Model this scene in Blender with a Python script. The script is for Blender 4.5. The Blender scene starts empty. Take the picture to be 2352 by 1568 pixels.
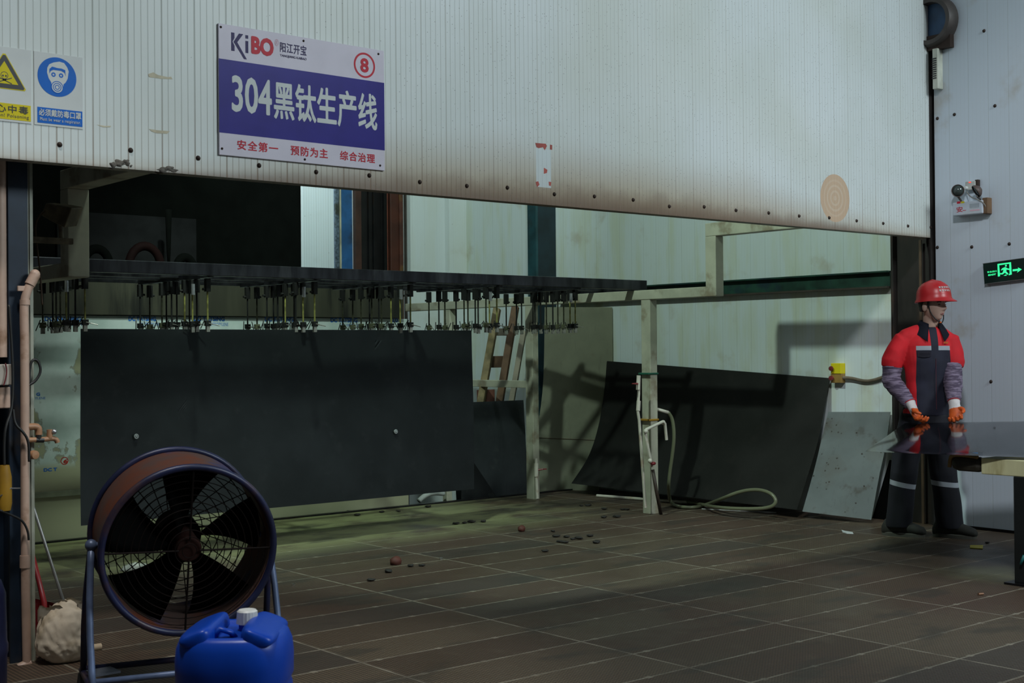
import bpy, bmesh, math, random
import numpy as np
from math import sin, cos, pi, radians as R, atan2, sqrt
from mathutils import Vector as V, Matrix as M, noise as NZ
random.seed(7)
scene = bpy.context.scene
COL = scene.collection

# ------------------------------------------------------------------ camera, light, exposure
# world: X runs along the hanging front panel (away to the right), Y runs into the bay, Z up, floor at 0
F = 3014.0; PIT = -0.007; ROL = -0.0088; YAW = 0.8756; H = 1.32
def ray(x, y):
    U, W = x - 1176, y - 784
    u = U*cos(ROL) + W*sin(ROL); v = -U*sin(ROL) + W*cos(ROL)
    r, up = u/F, -v/F
    yy = cos(PIT) + up*sin(PIT); z = -sin(PIT) + up*cos(PIT)
    return V((r*sin(YAW) + yy*cos(YAW), -r*cos(YAW) + yy*sin(YAW), z))
CAM = V((0, 0, H))
def onX(x, y, X): d = ray(x, y); return CAM + d*(X/d.x)
def onY(x, y, Y): d = ray(x, y); return CAM + d*(Y/d.y)
def fl(x, y, z=0.0): d = ray(x, y); return CAM + d*((z - H)/d.z)
def atd(x, y, dep): d = ray(x, y); return CAM + d*(dep/(d.x*cos(YAW) + d.y*sin(YAW)))

cam = bpy.data.cameras.new('camera'); camo = bpy.data.objects.new('camera', cam); COL.objects.link(camo)
fwd = ray(1176, 784).normalized()
rgt = (ray(1177, 784) - ray(1176, 784)).normalized(); up = rgt.cross(fwd)
m3 = M((rgt, up, -fwd)).transposed()
camo.matrix_world = M.Translation(CAM) @ m3.to_4x4()
cam.sensor_width = 36; cam.sensor_fit = 'HORIZONTAL'; cam.lens = 36*F/2352
cam.clip_start = .05; cam.clip_end = 100
cam.dof.use_dof = True; cam.dof.focus_distance = 9.3; cam.dof.aperture_fstop = 8
scene.camera = camo

w = bpy.data.worlds.new('world'); scene.world = w; w.use_nodes = True
w.node_tree.nodes['Background'].inputs[0].default_value = (.80, .93, 1, 1)
w.node_tree.nodes['Background'].inputs[1].default_value = .045
vs = scene.view_settings
vs.view_transform = 'Standard'; vs.look = 'None'; vs.gamma = 1; vs.use_curve_mapping = False
vs.exposure = 0.0
def area(name, loc, target, sx, sy, power, col):
    l = bpy.data.lights.new(name, 'AREA'); l.shape = 'RECTANGLE'; l.size = sx; l.size_y = sy
    l.energy = power; l.color = col
    o = bpy.data.objects.new(name, l); COL.objects.link(o); o.location = loc
    o.rotation_euler = (V(target) - V(loc)).to_track_quat('-Z', 'Y').to_euler(); return o
def spot(name, loc, target, power, col, ang, blend, rad):
    l = bpy.data.lights.new(name, 'SPOT'); l.energy = power; l.color = col; l.spot_size = R(ang); l.spot_blend = blend
    l.shadow_soft_size = rad
    o = bpy.data.objects.new(name, l); COL.objects.link(o); o.location = loc
    o.rotation_euler = (V(target) - V(loc)).to_track_quat('-Z', 'Y').to_euler(); return o
area('hall_ceiling_light', (7.7, -4.0, 7.0), (6.8, 5.0, 2.6), 4, 2, 690, (.84, .96, 1))
spot('hall_side_fill', (-0.9, -0.6, 8.4), (8.5, 3.6, 0.6), 2000, (.90, .95, 1), 34, .6, .5)  # added spot from the side, brightens the right wall and table beam
spot('hall_left_fill', (1.2, 3.3, 6.5), (1.95, 4.75, 0), 700, (1, .98, .94), 36, .5, .3)  # added overhead spot to brighten the sack and canister top
spot('bay_lamp', (3.7, 6.15, 5.4), (8.0, 8.0, 0.6), 640, (.76, 1.0, .88), 95, .35, .10)
spot('bay_left_fill', (3.3, 6.1, 4.4), (3.0, 9.2, 0.9), 150, (.84, 1.0, .90), 70, .6, .12)  # added fill for the left end of the tank
spot('bay_far_fill', (6.6, 7.6, 5.6), (7.4, 12.0, 2.2), 230, (.80, 1.0, 1.0), 75, .5, .12)  # added spot lifting the far walls of the bay
spot('rear_fill', (7.0, 11.75, 4.6), (7.9, 12.6, 2.3), 150, (.80, 1.0, 1.0), 100, .5, .1)  # unseen light added to brighten the rear white panel

# ------------------------------------------------------------------ node helpers / materials
class G:
    def __init__(s, name):
        s.mat = bpy.data.materials.new(name); s.mat.use_nodes = True
        s.t = s.mat.node_tree; s.n = s.t.nodes; s.b = s.n['Principled BSDF']
        tc = s.n.new('ShaderNodeTexCoord'); s.co = tc.outputs['Object']
        sp = s.n.new('ShaderNodeSeparateXYZ'); s.t.links.new(s.co, sp.inputs[0])
        s.x, s.y, s.z = sp.outputs
    def put(s, sock, v):
        if isinstance(v, bpy.types.NodeSocket): s.t.links.new(v, sock)
        elif hasattr(v, '__len__'): sock.default_value = tuple(v) + ((1,) if len(v) == 3 and len(sock.default_value) == 4 else ())
        else: sock.default_value = v
    def m(s, op, a, b=0.0, c=0.0, clamp=False):
        n = s.n.new('ShaderNodeMath'); n.operation = op; n.use_clamp = clamp
        for i, v in enumerate((a, b, c)): s.put(n.inputs[i], v)
        return n.outputs[0]
    def sm(s, v, lo, hi, a=0.0, b=1.0):
        n = s.n.new('ShaderNodeMapRange'); n.interpolation_type = 'SMOOTHSTEP'
        for i, q in enumerate((v, lo, hi, a, b)): s.put(n.inputs[i], q)
        return n.outputs[0]
    def mix(s, f, a, b):
        n = s.n.new('ShaderNodeMix'); n.data_type = 'RGBA'
        s.put(n.inputs[0], f); s.put(n.inputs[6], a); s.put(n.inputs[7], b); return n.outputs[2]
    def noise(s, scale, detail=3, vec=None, rough=.55):
        n = s.n.new('ShaderNodeTexNoise'); n.inputs['Scale'].default_value = scale; n.inputs['Detail'].default_value = detail
        n.inputs['Roughness'].default_value = rough
        s.t.links.new(vec or s.co, n.inputs['Vector']); return n.outputs[0]
    def vor(s, scale, vec=None):
        n = s.n.new('ShaderNodeTexVoronoi'); n.inputs['Scale'].default_value = scale
        s.t.links.new(vec or s.co, n.inputs['Vector']); return n.outputs['Distance'], n.outputs['Color']
    def vec(s, x, y, z):
        n = s.n.new('ShaderNodeCombineXYZ')
        for i, v in enumerate((x, y, z)): s.put(n.inputs[i], v)
        return n.outputs[0]
    def wn(s, v):
        n = s.n.new('ShaderNodeTexWhiteNoise'); n.noise_dimensions = '3D'; s.t.links.new(v, n.inputs[0]); return n.outputs[0]
    def bump(s, h, strength=.3, dist=.01):
        n = s.n.new('ShaderNodeBump'); n.inputs['Strength'].default_value = strength; n.inputs['Distance'].default_value = dist
        s.t.links.new(h, n.inputs['Height']); s.t.links.new(n.outputs[0], s.b.inputs['Normal'])
    def fin(s, col, rough=.6, metal=0.0, spec=.5):
        s.put(s.b.inputs['Base Color'], col); s.put(s.b.inputs['Roughness'], rough); s.put(s.b.inputs['Metallic'], metal)
        s.b.inputs['Specular IOR Level'].default_value = spec
        return s.mat
    def line(s, c, period, w0, w1, off=0.0):      # 1 on a line every period
        f = s.m('FRACT', s.m('DIVIDE', s.m('ADD', c, off + 100*period), period))
        return s.sm(s.m('ABSOLUTE', s.m('SUBTRACT', f, .5)), .5 - w1, .5 - w0)
MATS = {}
def pm(name, col, rough=.6, metal=0.0, var=.25, scale=6.0, stain=None, sscale=5.0, samt=.5, bump=0.0, bscale=60.0, spec=.5, emit=None, streak=1.0):
    if name in MATS: return MATS[name]
    g = G(name)
    if emit:
        g.put(g.b.inputs['Emission Color'], emit[0]); g.b.inputs['Emission Strength'].default_value = emit[1]
    v = g.co
    if streak != 1.0: v = g.vec(g.x, g.y, g.m('MULTIPLY', g.z, streak))
    c = g.mix(g.sm(g.noise(scale, 4, v), .3, .7), [k*(1 - var) for k in col], [min(1, k*(1 + var)) for k in col])
    if stain: c = g.mix(g.m('MULTIPLY', g.sm(g.noise(sscale, 6, v), .52, .68), samt), c, stain)
    if bump: g.bump(g.noise(bscale, 4), bump, .004)
    MATS[name] = g.fin(c, rough, metal, spec); return MATS[name]

def panel_mat():
    g = G('ribbed_panel')
    small = g.line(g.x, .0317, .02, .085, -.0127); big = g.line(g.x, .1585, .0, .025, -.0127 - .003)
    n1 = g.noise(1.3, 4); n2 = g.noise(9, 5)
    c = g.mix(g.sm(n1, .35, .65), (.60, .65, .63), (.66, .71, .71))
    c = g.mix(g.m('MULTIPLY', g.sm(g.noise(.6, 2), .45, .7), .35), c, (.62, .64, .54))
    warm = g.m('MULTIPLY', g.sm(g.x, 2.3, 4.3), g.sm(g.x, 9.0, 5.4))
    dz = g.m('SUBTRACT', g.z, 2.13)
    ext = g.m('ADD', .07, g.m('MULTIPLY', warm, g.m('ADD', .16, g.m('MULTIPLY', n1, .42))))
    f1 = g.sm(dz, ext, 0.0)
    c = g.mix(g.m('MULTIPLY', f1, g.m('ADD', .35, g.m('MULTIPLY', warm, .55))), c, (.36, .28, .165))
    f2 = g.sm(dz, g.m('ADD', .02, g.m('MULTIPLY', warm, g.m('ADD', .06, g.m('MULTIPLY', n2, .17)))), -.02)
    c = g.mix(g.m('MULTIPLY', f2, .9), c, (.13, .075, .045))
    gl = g.mix(g.sm(dz, .45, 0), (.42, .43, .39), (.20, .12, .07))
    c = g.mix(g.m('MULTIPLY', small, .40), c, gl)
    c = g.mix(g.m('MULTIPLY', big, .7), c, gl)
    d, vc = g.vor(62); sp = g.n.new('ShaderNodeSeparateColor'); g.t.links.new(vc, sp.inputs[0])
    right = g.sm(g.x, 2.6, 5.0, .0, .42)
    keep = g.m('LESS_THAN', sp.outputs[0], right)
    dot = g.m('MULTIPLY', g.sm(d, g.m('ADD', .06, g.m('MULTIPLY', sp.outputs[1], .22)), .05), keep)
    c = g.mix(g.m('MULTIPLY', dot, .75), c, (.11, .10, .09))
    # bare rectangle where a paper strip was pulled off
    a, b = onY(1231, 340, 5.48), onY(1266, 432, 5.48)
    rect = g.m('MULTIPLY', g.m('MULTIPLY', g.m('GREATER_THAN', g.x, a.x), g.m('LESS_THAN', g.x, b.x)),
               g.m('MULTIPLY', g.m('LESS_THAN', g.z, a.z), g.m('GREATER_THAN', g.z, b.z)))
    c = g.mix(g.m('MULTIPLY', rect, .75), c, (.60, .68, .70))
    # round scraped rust disc
    cc, e = onY(1918, 455, 5.48), onY(1951, 455, 5.48)
    rr = e.x - cc.x
    dist = g.m('SQRT', g.m('ADD', g.m('POWER', g.m('SUBTRACT', g.x, cc.x), 2), g.m('POWER', g.m('SUBTRACT', g.z, cc.z), 2)))
    ring = g.sm(g.m('SINE', g.m('MULTIPLY', dist, 2*pi/(rr*.23))), -.2, .8)
    ring = g.m('MULTIPLY', ring, g.sm(dist, rr*.9, rr*.65))
    disc = g.m('LESS_THAN', dist, rr)
    c = g.mix(disc, c, g.mix(g.m('MULTIPLY', ring, .55), (.56, .40, .27), (.64, .53, .40)))
    g.bump(g.m('ADD', g.m('MULTIPLY', small, -.6), g.m('MULTIPLY', big, -.6)), .5, .004)
    return g.fin(c, .45)
def wall_mat(name, axis, base=(.60, .66, .66), warm=(.56, .60, .50), off=.006, sub=.10, seam=.45, dirt=.5):
    g = G(name); a = g.y if axis == 'y' else g.x
    big = g.line(a, .157, 0, .014, off); small = g.line(a, .0314, 0, .10, off)
    st = g.noise(3, 4, g.vec(g.m('MULTIPLY', g.x, 2), g.m('MULTIPLY', g.y, 2), g.m('MULTIPLY', g.z, .35)))
    c = g.mix(g.m('MULTIPLY', g.sm(st, .42, .68), g.sm(g.y, 5.4, 5.9)), g.mix(g.sm(g.y, 5.4, 5.9), (.57, .64, .71), base), warm)
    c = g.mix(g.m('MULTIPLY', g.sm(g.noise(1.1, 3), .5, .72), .35), c, (.58, .63, .68))
    c = g.mix(g.m('MULTIPLY', g.sm(g.noise(2.6, 5), .56, .74), dirt), c, (.38, .31, .20))
    c = g.mix(g.m('MULTIPLY', small, sub), c, (.36, .36, .30)); c = g.mix(g.m('MULTIPLY', big, seam), c, (.26, .28, .24))
    d, vc = g.vor(26); sp = g.n.new('ShaderNodeSeparateColor'); g.t.links.new(vc, sp.inputs[0])
    c = g.mix(g.m('MULTIPLY', g.m('MULTIPLY', g.sm(d, .14, .06), g.m('LESS_THAN', sp.outputs[0], .07)), .7), c, (.12, .08, .06))
    g.bump(g.m('MULTIPLY', big, -1), .4, .003)
    return g.fin(c, .5)
def floor_mat():
    g = G('floor_grating'); LX, LY = .9644, .3279; OX, OY = 6.9372, 6.0191
    jx = g.line(g.x, LX, .003, .010, -OX); jy = g.line(g.y, LY, .008, .026, -OY)
    ix = g.m('FLOOR', g.m('DIVIDE', g.m('SUBTRACT', g.x, OX), LX)); iy = g.m('FLOOR', g.m('DIVIDE', g.m('SUBTRACT', g.y, OY), LY))
    tone = g.wn(g.vec(ix, iy, 1.0)); kind = g.wn(g.vec(ix, iy, 4.0))
    hx = g.m('ABSOLUTE', g.m('SUBTRACT', g.m('FRACT', g.m('DIVIDE', g.m('ADD', g.x, 40.008), .0192)), .5))
    hy = g.m('ABSOLUTE', g.m('SUBTRACT', g.m('FRACT', g.m('DIVIDE', g.m('ADD', g.y, 40), .0146)), .5))
    bar = g.sm(g.m('MAXIMUM', hx, hy), .22, .36)
    n1 = g.noise(.75, 4); n2 = g.noise(5, 5)
    base = g.mix(tone, (.086, .055, .033), (.136, .100, .062))
    base = g.mix(g.sm(n1, .35, .7), base, (.098, .056, .036))
    base = g.mix(g.m('MULTIPLY', g.sm(n2, .55, .75), .5), base, (.15, .112, .072))
    hole = g.mix(.94, base, (.010, .009, .006))
    c = g.mix(bar, hole, base)
    c = g.mix(g.m('MULTIPLY', g.m('LESS_THAN', kind, .12), .5), c, (.035, .03, .026))
    # pale grit packed in the joints, with clip blobs
    clip = g.m('MULTIPLY', g.line(g.x, LX/3, .03, .06, .05), g.line(g.y, LY, .03, .05, -OY))
    jn = g.m('MAXIMUM', g.m('MAXIMUM', jx, jy), clip)
    c = g.mix(g.m('MULTIPLY', jn, g.sm(g.noise(9, 3), .3, .6, .35, .95)), c, (.25, .22, .165))
    # olive pool of lamplight near the tank put into the colour; dark wet tracks
    near = g.m('MULTIPLY', g.sm(g.y, 7.2, 8.2), g.sm(g.x, 8.0, 6.0))
    c = g.mix(g.m('MULTIPLY', near, g.sm(g.noise(2.2, 5), .30, .55, 0, .9)), c, (.26, .27, .12))
    c = g.mix(g.m('MULTIPLY', g.sm(g.noise(1.7, 4, g.vec(g.x, g.m('MULTIPLY', g.y, 2.2), 3.0)), .54, .66), .6), c, (.035, .03, .022))
    q = fl(2290, 1318)
    dq = g.m('SQRT', g.m('ADD', g.m('POWER', g.m('SUBTRACT', g.x, q.x), 2), g.m('POWER', g.m('MULTIPLY', g.m('SUBTRACT', g.y, q.y), .9), 2)))
    c = g.mix(g.m('MULTIPLY', g.sm(g.m('ADD', dq, g.m('MULTIPLY', n2, .3)), .55, .25), .7), c, (.20, .20, .10))
    wet = g.sm(g.noise(1.1, 3, g.vec(g.x, g.y, 7.0)), .45, .62)
    g.bump(g.m('ADD', g.m('MULTIPLY', bar, .8), g.m('MULTIPLY', jn, .5)), .6, .004)
    return g.fin(c, g.m('SUBTRACT', .62, g.m('MULTIPLY', wet, .22)), 0, .5)
def film_mat():      # tank wall: plastic board with a torn protective film
    g = G('tank_film')
    n = g.noise(2.6, 6, g.vec(g.x, g.y, g.m('MULTIPLY', g.z, .8)), .62)
    film = g.mix(g.sm(g.noise(6, 4), .3, .7), (.48, .56, .53), (.60, .66, .64))
    board = (.36, .35, .23)
    low = g.sm(g.z, .58, .50)
    band = g.sm(g.z, 1.36, 1.46)
    torn = g.m('MULTIPLY', g.sm(n, .535, .55), g.m('SUBTRACT', 1, band))
    torn = g.m('MAXIMUM', torn, low)
    c = g.mix(torn, film, board)
    edge = g.m('MULTIPLY', g.m('MULTIPLY', g.sm(n, .515, .532), g.sm(n, .552, .54)), g.m('SUBTRACT', 1, g.m('MAXIMUM', band, low)))
    c = g.mix(g.m('MULTIPLY', edge, .6), c, (.18, .15, .09))
    return g.fin(c, .35)
def steel_sheet(name, col, rough, metal, stain, scr=True, spots=0):
    g = G(name)
    st = g.noise(4, 6); c = g.mix(g.sm(st, .3, .7), [k*.82 for k in col], col)
    c = g.mix(g.m('MULTIPLY', g.sm(g.noise(7, 6), .56, .72), .6), c, stain)
    d = g.sm(g.noise(30, 3, g.vec(g.x, g.y, g.m('MULTIPLY', g.z, .15))), .62, .7)
    if scr: c = g.mix(g.m('MULTIPLY', d, .3), c, [k*.6 for k in col])
    if spots:
        d, vc = g.vor(38); sp = g.n.new('ShaderNodeSeparateColor'); g.t.links.new(vc, sp.inputs[0])
        patch = g.sm(g.noise(3.5, 4), .48, .66)
        c = g.mix(g.m('MULTIPLY', g.m('MULTIPLY', g.sm(g.m('ADD', d, g.m('MULTIPLY', g.noise(60, 3), .35)), .55, .32), g.m('LESS_THAN', sp.outputs[0], g.m('ADD', .05, g.m('MULTIPLY', patch, .35)))), spots), c, (.055, .035, .025))
        c = g.mix(g.m('MULTIPLY', patch, .35), c, (.22, .20, .17))
    return g.fin(c, g.m('ADD', rough, g.m('MULTIPLY', st, .15)), metal)

WHITE_RAIL = pm('dirty_white_pvc', (.45, .44, .34), .5, var=.12, stain=(.20, .14, .08), sscale=5, samt=.7)
BLACK_STEEL = pm('black_steel', (.016, .016, .018), .38, .6, var=.4, stain=(.035, .02, .012), samt=.6)
RACK_STEEL = pm('heat_tinted_black_steel', (.050, .050, .058), .30, .8, var=.5, scale=9, stain=(.14, .14, .15), sscale=7, samt=.5, streak=.2)
DARK_CLAMP = pm('clamp_black', (.014, .014, .013), .5, .3)
ROD_OLIVE = pm('rod_olive', (.045, .045, .026), .4, .4, var=.5, scale=20)
ROD_YELLOW = pm('rod_yellow', (.26, .25, .07), .4, .1, var=.5, scale=14)
PAD_STEEL = pm('pad_bare_steel', (.42, .40, .36), .35, .6, var=.4, scale=40)
OLIVE = pm('clamp_olive', (.10, .105, .06), .5, .3)
SILVER = pm('silver_sleeve', (.55, .56, .58), .3, .8)
BLACK_VOID = pm('void_black', (.0035, .004, .0035), .95, var=.2, spec=.05)  # near black in place of unlit depth; also colours dark fittings
PVC_PINK = pm('stained_pipe', (.52, .36, .28), .45, var=.15, stain=(.22, .11, .05), sscale=6, samt=.8)
PVC_TAN = pm('tan_plastic', (.36, .19, .10), .45, var=.2)
PVC_WHITE = pm('white_plastic_pipe', (.60, .56, .47), .4, var=.1, stain=(.35, .20, .11), samt=.6, sscale=9)
RED_VALVE = pm('red_valve', (.22, .02, .025), .4)
BLUE_STEEL = pm('blue_steel', (.010, .022, .042), .5, .1, var=.3, stain=(.05, .04, .03), samt=.7)
RUST_RED = pm('rust_red_paint', (.055, .014, .007), .55, var=.25)
CABLE = pm('black_cable', (.012, .012, .012), .5)
SIGN_WHITE = pm('sign_white', (.64, .60, .68), .35, var=.04, spec=.12)
LABEL_WHITE = pm('label_white', (.60, .63, .62), .4, var=.03, spec=.12)
SIGN_BLUE = pm('sign_violet_blue', (.035, .028, .22), .35, var=.08, spec=.12)
SIGN_RED = pm('sign_red', (.52, .03, .05), .4, var=.05, spec=.12)
SIGN_NAVY = pm('sign_navy', (.035, .025, .10), .4, var=.05, spec=.12)
SIGN_PINK = pm('sign_pale_red', (.66, .40, .48), .4, var=.05, spec=.12)
MAND_BLUE = pm('mandatory_blue', (.010, .13, .52), .4, var=.05, spec=.12)
WARN_YELLOW = pm('warning_yellow', (.62, .52, .015), .4, var=.06, spec=.12)
INK = pm('black_ink', (.018, .018, .02), .5)
PRINT_BLUE = pm('film_print_blue', (.02, .14, .50), .4)
PRINT_RED = pm('film_print_red', (.5, .04, .03), .4)
SCREW = pm('rusty_screw', (.035, .020, .014), .6, .3)

# ------------------------------------------------------------------ mesh helpers
def bm_new(): return bmesh.new()
def bx(bm, a, b, rot=None, piv=None):
    a, b = V(a), V(b); c = (a + b)/2; s = b - a
    r = bmesh.ops.create_cube(bm, size=1)
    mt = M.Translation(c) @ M.Diagonal((abs(s.x), abs(s.y), abs(s.z), 1))
    if rot is not None:
        p = V(piv) if piv is not None else c
        mt = M.Translation(p) @ rot.to_4x4() @ M.Translation(-p) @ mt
    bmesh.ops.transform(bm, matrix=mt, verts=r['verts']); return r['verts']
def frame(t, ref=V((0, 0, 1))):
    t = t.normalized()
    if abs(t.dot(ref)) > .97: ref = V((1, 0, 0)) if abs(t.x) < .9 else V((0, 1, 0))
    a = ref.cross(t).normalized(); return a, t.cross(a)
def loft(bm, secs, seg=12, cap=True):      # secs: (center, radius_a, radius_b[, axis_a, axis_b])
    rings = []; cs = [V(s[0]) for s in secs]; prev = None
    for i, s in enumerate(secs):
        t = (cs[min(i + 1, len(cs) - 1)] - cs[max(i - 1, 0)])
        if len(s) > 3: a, b = V(s[3]), V(s[4])
        else:
            if prev is None: a, b = frame(t)
            else:
                tn = t.normalized(); a = prev - tn*prev.dot(tn); a.normalize(); b = tn.cross(a)
            prev = a
        rings.append([bm.verts.new(cs[i] + a*(s[1]*cos(2*pi*k/seg)) + b*(s[2]*sin(2*pi*k/seg))) for k in range(seg)])
    for r0, r1 in zip(rings, rings[1:]):
        for k in range(seg): bm.faces.new((r0[k], r0[(k + 1) % seg], r1[(k + 1) % seg], r1[k]))
    if cap:
        bm.faces.new(rings[0][::-1]); bm.faces.new(rings[-1])
    return rings
def tube(bm, pts, r, seg=10, smooth=0):
    pts = [V(p) for p in pts]
    for _ in range(smooth):
        q = [pts[0]]
        for a, b in zip(pts, pts[1:]): q += [a.lerp(b, .25), a.lerp(b, .75)]
        pts = q + [pts[-1]]
    loft(bm, [(p, r, r) for p in pts], seg)
def cyl(bm, a, b, r, seg=16, r2=None): loft(bm, [(a, r, r), (b, r2 if r2 else r, r2 if r2 else r)], seg)
def torus(bm, c, axis, Rr, r, seg=48, s2=8, squash=1.0):
    a, b = frame(V(axis)); ax = V(axis).normalized(); c = V(c); rings = []
    for i in range(seg):
        d = a*cos(2*pi*i/seg) + b*sin(2*pi*i/seg)
        rings.append([bm.verts.new(c + d*(Rr + r*cos(2*pi*k/s2)) + ax*(r*squash*sin(2*pi*k/s2))) for k in range(s2)])
    for i in range(seg):
        r0, r1 = rings[i], rings[(i + 1) % seg]
        for k in range(s2): bm.faces.new((r0[k], r1[k], r1[(k + 1) % s2], r0[(k + 1) % s2]))
def lathe(bm, c, axis, prof, seg=48, closed=False):     # prof: (radius, along)
    a, b = frame(V(axis)); ax = V(axis).normalized(); c = V(c)
    rings = [[bm.verts.new(c + ax*h + (a*cos(2*pi*k/seg) + b*sin(2*pi*k/seg))*r) for k in range(seg)] for r, h in prof]
    pr = list(zip(rings, rings[1:])) + ([(rings[-1], rings[0])] if closed else [])
    for r0, r1 in pr:
        for k in range(seg): bm.faces.new((r0[k], r0[(k + 1) % seg], r1[(k + 1) % seg], r1[k]))
def grid(bm, nu, nv, f, th=0.0, nrm=None):
    vs_ = [[bm.verts.new(f(i/nu, j/nv)) for j in range(nv + 1)] for i in range(nu + 1)]
    for i in range(nu):
        for j in range(nv): bm.faces.new((vs_[i][j], vs_[i + 1][j], vs_[i + 1][j + 1], vs_[i][j + 1]))
    if th: bmesh.ops.solidify(bm, geom=bm.faces[:], thickness=th)
def sph(bm, c, r, u=20, v=14, sc=(1, 1, 1), rot=None):
    q = bmesh.ops.create_uvsphere(bm, u_segments=u, v_segments=v, radius=r)
    mt = M.Translation(V(c)) @ (rot.to_4x4() if rot else M()) @ M.Diagonal((*sc, 1))
    bmesh.ops.transform(bm, matrix=mt, verts=q['verts']); return q['verts']
def prism(bm, pts, o, ux, uy, un, th):      # 2-D outline in plane (o; ux, uy) with thickness th along un
    o, ux, uy, un = V(o), V(ux), V(uy), V(un)
    lo = [bm.verts.new(o + ux*p[0] + uy*p[1]) for p in pts]; hi = [bm.verts.new(o + ux*p[0] + uy*p[1] + un*th) for p in pts]
    n = len(pts)
    bm.faces.new(lo[::-1]); bm.faces.new(hi)
    for i in range(n): bm.faces.new((lo[i], lo[(i + 1) % n], hi[(i + 1) % n], hi[i]))

def mk(name, me, mats, parent=None, smooth=False):
    for mt in (mats if isinstance(mats, (list, tuple)) else [mats]): me.materials.append(mt)
    if smooth: me.shade_smooth()
    o = bpy.data.objects.new(name, me); COL.objects.link(o)
    if parent is not None: o.parent = parent
    return o
def wpos(p):      # world matrix of a (rotated) root without needing a depsgraph update
    mt = M()
    while p is not None:
        mt = M.LocRotScale(p.location, p.rotation_euler, p.scale) @ mt; p = p.parent
    return mt
def obj(name, bm, mats, parent=None, bevel=0.0, smooth=False, local=False, ang=None):
    if bevel:
        es = [e for e in bm.edges if len(e.link_faces) == 2 and e.calc_face_angle(0) > .6]
        bmesh.ops.bevel(bm, geom=es, offset=bevel, segments=2, affect='EDGES', profile=.5, clamp_overlap=True)
    bmesh.ops.recalc_face_normals(bm, faces=bm.faces[:])
    if parent is not None and not local: bmesh.ops.transform(bm, matrix=wpos(parent).inverted(), verts=bm.verts[:])
    me = bpy.data.meshes.new(name); bm.to_mesh(me); bm.free()
    o = mk(name, me, mats, parent)
    if smooth:
        me.shade_smooth()
        if ang: me.set_sharp_from_angle(angle=R(ang))
    return o
def tag(o, label, cat, group=None):
    o['label'] = label; o['category'] = cat
    if group: o['group'] = group
    return o
def thing(name, label, cat, loc=(0, 0, 0), rotz=0.0, group=None):
    o = bpy.data.objects.new(name, None); COL.objects.link(o); o.empty_display_size = .1
    o.location = loc; o.rotation_euler = (0, 0, rotz); return tag(o, label, cat, group)
def struct(name, bm, mat, bevel=0.0, parent=None):
    o = obj(name, bm, mat, parent, bevel)
    if parent is None: o['kind'] = 'structure'
    return o
def dup(root, loc=None, label=None):
    r = root.copy(); COL.objects.link(r)
    if loc is not None: r.location = loc
    if label: r['label'] = label
    for ch in list(root.children):
        c = ch.copy(); COL.objects.link(c); c.parent = r
        for g2 in ch.children:
            d = g2.copy(); COL.objects.link(d); d.parent = c
    return r
def eval_mesh(me_or_curve, mods=()):
    o = bpy.data.objects.new('tmp', me_or_curve); COL.objects.link(o)
    for kind, kw in mods:
        md = o.modifiers.new(kind, kind)
        for k, v in kw.items(): setattr(md, k, v)
    dg = bpy.context.evaluated_depsgraph_get(); dg.update()
    me = bpy.data.meshes.new_from_object(o.evaluated_get(dg)); bpy.data.objects.remove(o); return me
def fuse(bm, voxel, it=3, fac=.5):
    bmesh.ops.recalc_face_normals(bm, faces=bm.faces[:])
    me = bpy.data.meshes.new('tmp'); bm.to_mesh(me); bm.free()
    return eval_mesh(me, [('REMESH', dict(mode='VOXEL', voxel_size=voxel)), ('SMOOTH', dict(iterations=it, factor=fac))])
def lettering(s, box, o, ux, uy, un, mat, parent, bold=0.0, name='lettering', spacing=1.0):
    cu = bpy.data.curves.new('t', 'FONT'); cu.body = s; cu.size = 1; cu.space_character = spacing; cu.resolution_u = 3
    me = eval_mesh(cu); n = len(me.vertices)
    if n == 0: return None
    co = np.empty(n*3); me.vertices.foreach_get('co', co); co = co.reshape(-1, 3)
    lo, hi = co.min(0) - bold, co.max(0) + bold; sx = (box[2] - box[0])/max(hi[0] - lo[0], 1e-6); sy = (box[3] - box[1])/max(hi[1] - lo[1], 1e-6)
    inv = wpos(parent).inverted(); o, ux, uy, un = V(o), V(ux), V(uy), V(un)
    fs = [tuple(p.vertices) for p in me.polygons]; vs_, fo = [], []
    sh = [(0, 0)] + ([(bold*cos(k*pi/4), bold*sin(k*pi/4)) for k in range(8)] if bold else [])
    for q_, (a, b) in enumerate(sh):
        k = len(vs_)
        vs_ += [inv @ (o + ux*(box[0] + (q[0] + a - lo[0])*sx) + uy*(box[1] + (q[1] + b - lo[1])*sy) + un*(.0009 + q_*.00008)) for q in co]
        fo += [tuple(i + k for i in f) for f in fs]
    bpy.data.meshes.remove(me); me = bpy.data.meshes.new(name); me.from_pydata(vs_, [], fo)
    return mk(name, me, mat, parent)
def disc_pts(c, rx, ry=None, n=40, a0=0, a1=2*pi): 
    ry = ry or rx; return [(c[0] + rx*cos(a0 + (a1 - a0)*k/n), c[1] + ry*sin(a0 + (a1 - a0)*k/n)) for k in range(n)]
def flat(name, pts, o, ux, uy, un, mat, parent, lift=.0004, th=.0004):
    bm = bm_new(); prism(bm, pts, V(o) + V(un)*lift, ux, uy, un, th); return obj(name, bm, mat, parent)
def ringflat(name, c, r0, r1, o, ux, uy, un, mat, parent, lift=.0006, n=48):
    bm = bm_new(); o = V(o) + V(un)*lift; ux, uy = V(ux), V(uy)
    a = [[bm.verts.new(o + ux*(c[0] + r*cos(2*pi*k/n)) + uy*(c[1] + r*sin(2*pi*k/n))) for k in range(n)] for r in (r0, r1)]
    for k in range(n): bm.faces.new((a[0][k], a[0][(k + 1) % n], a[1][(k + 1) % n], a[1][k]))
    return obj(name, bm, mat, parent)
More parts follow.
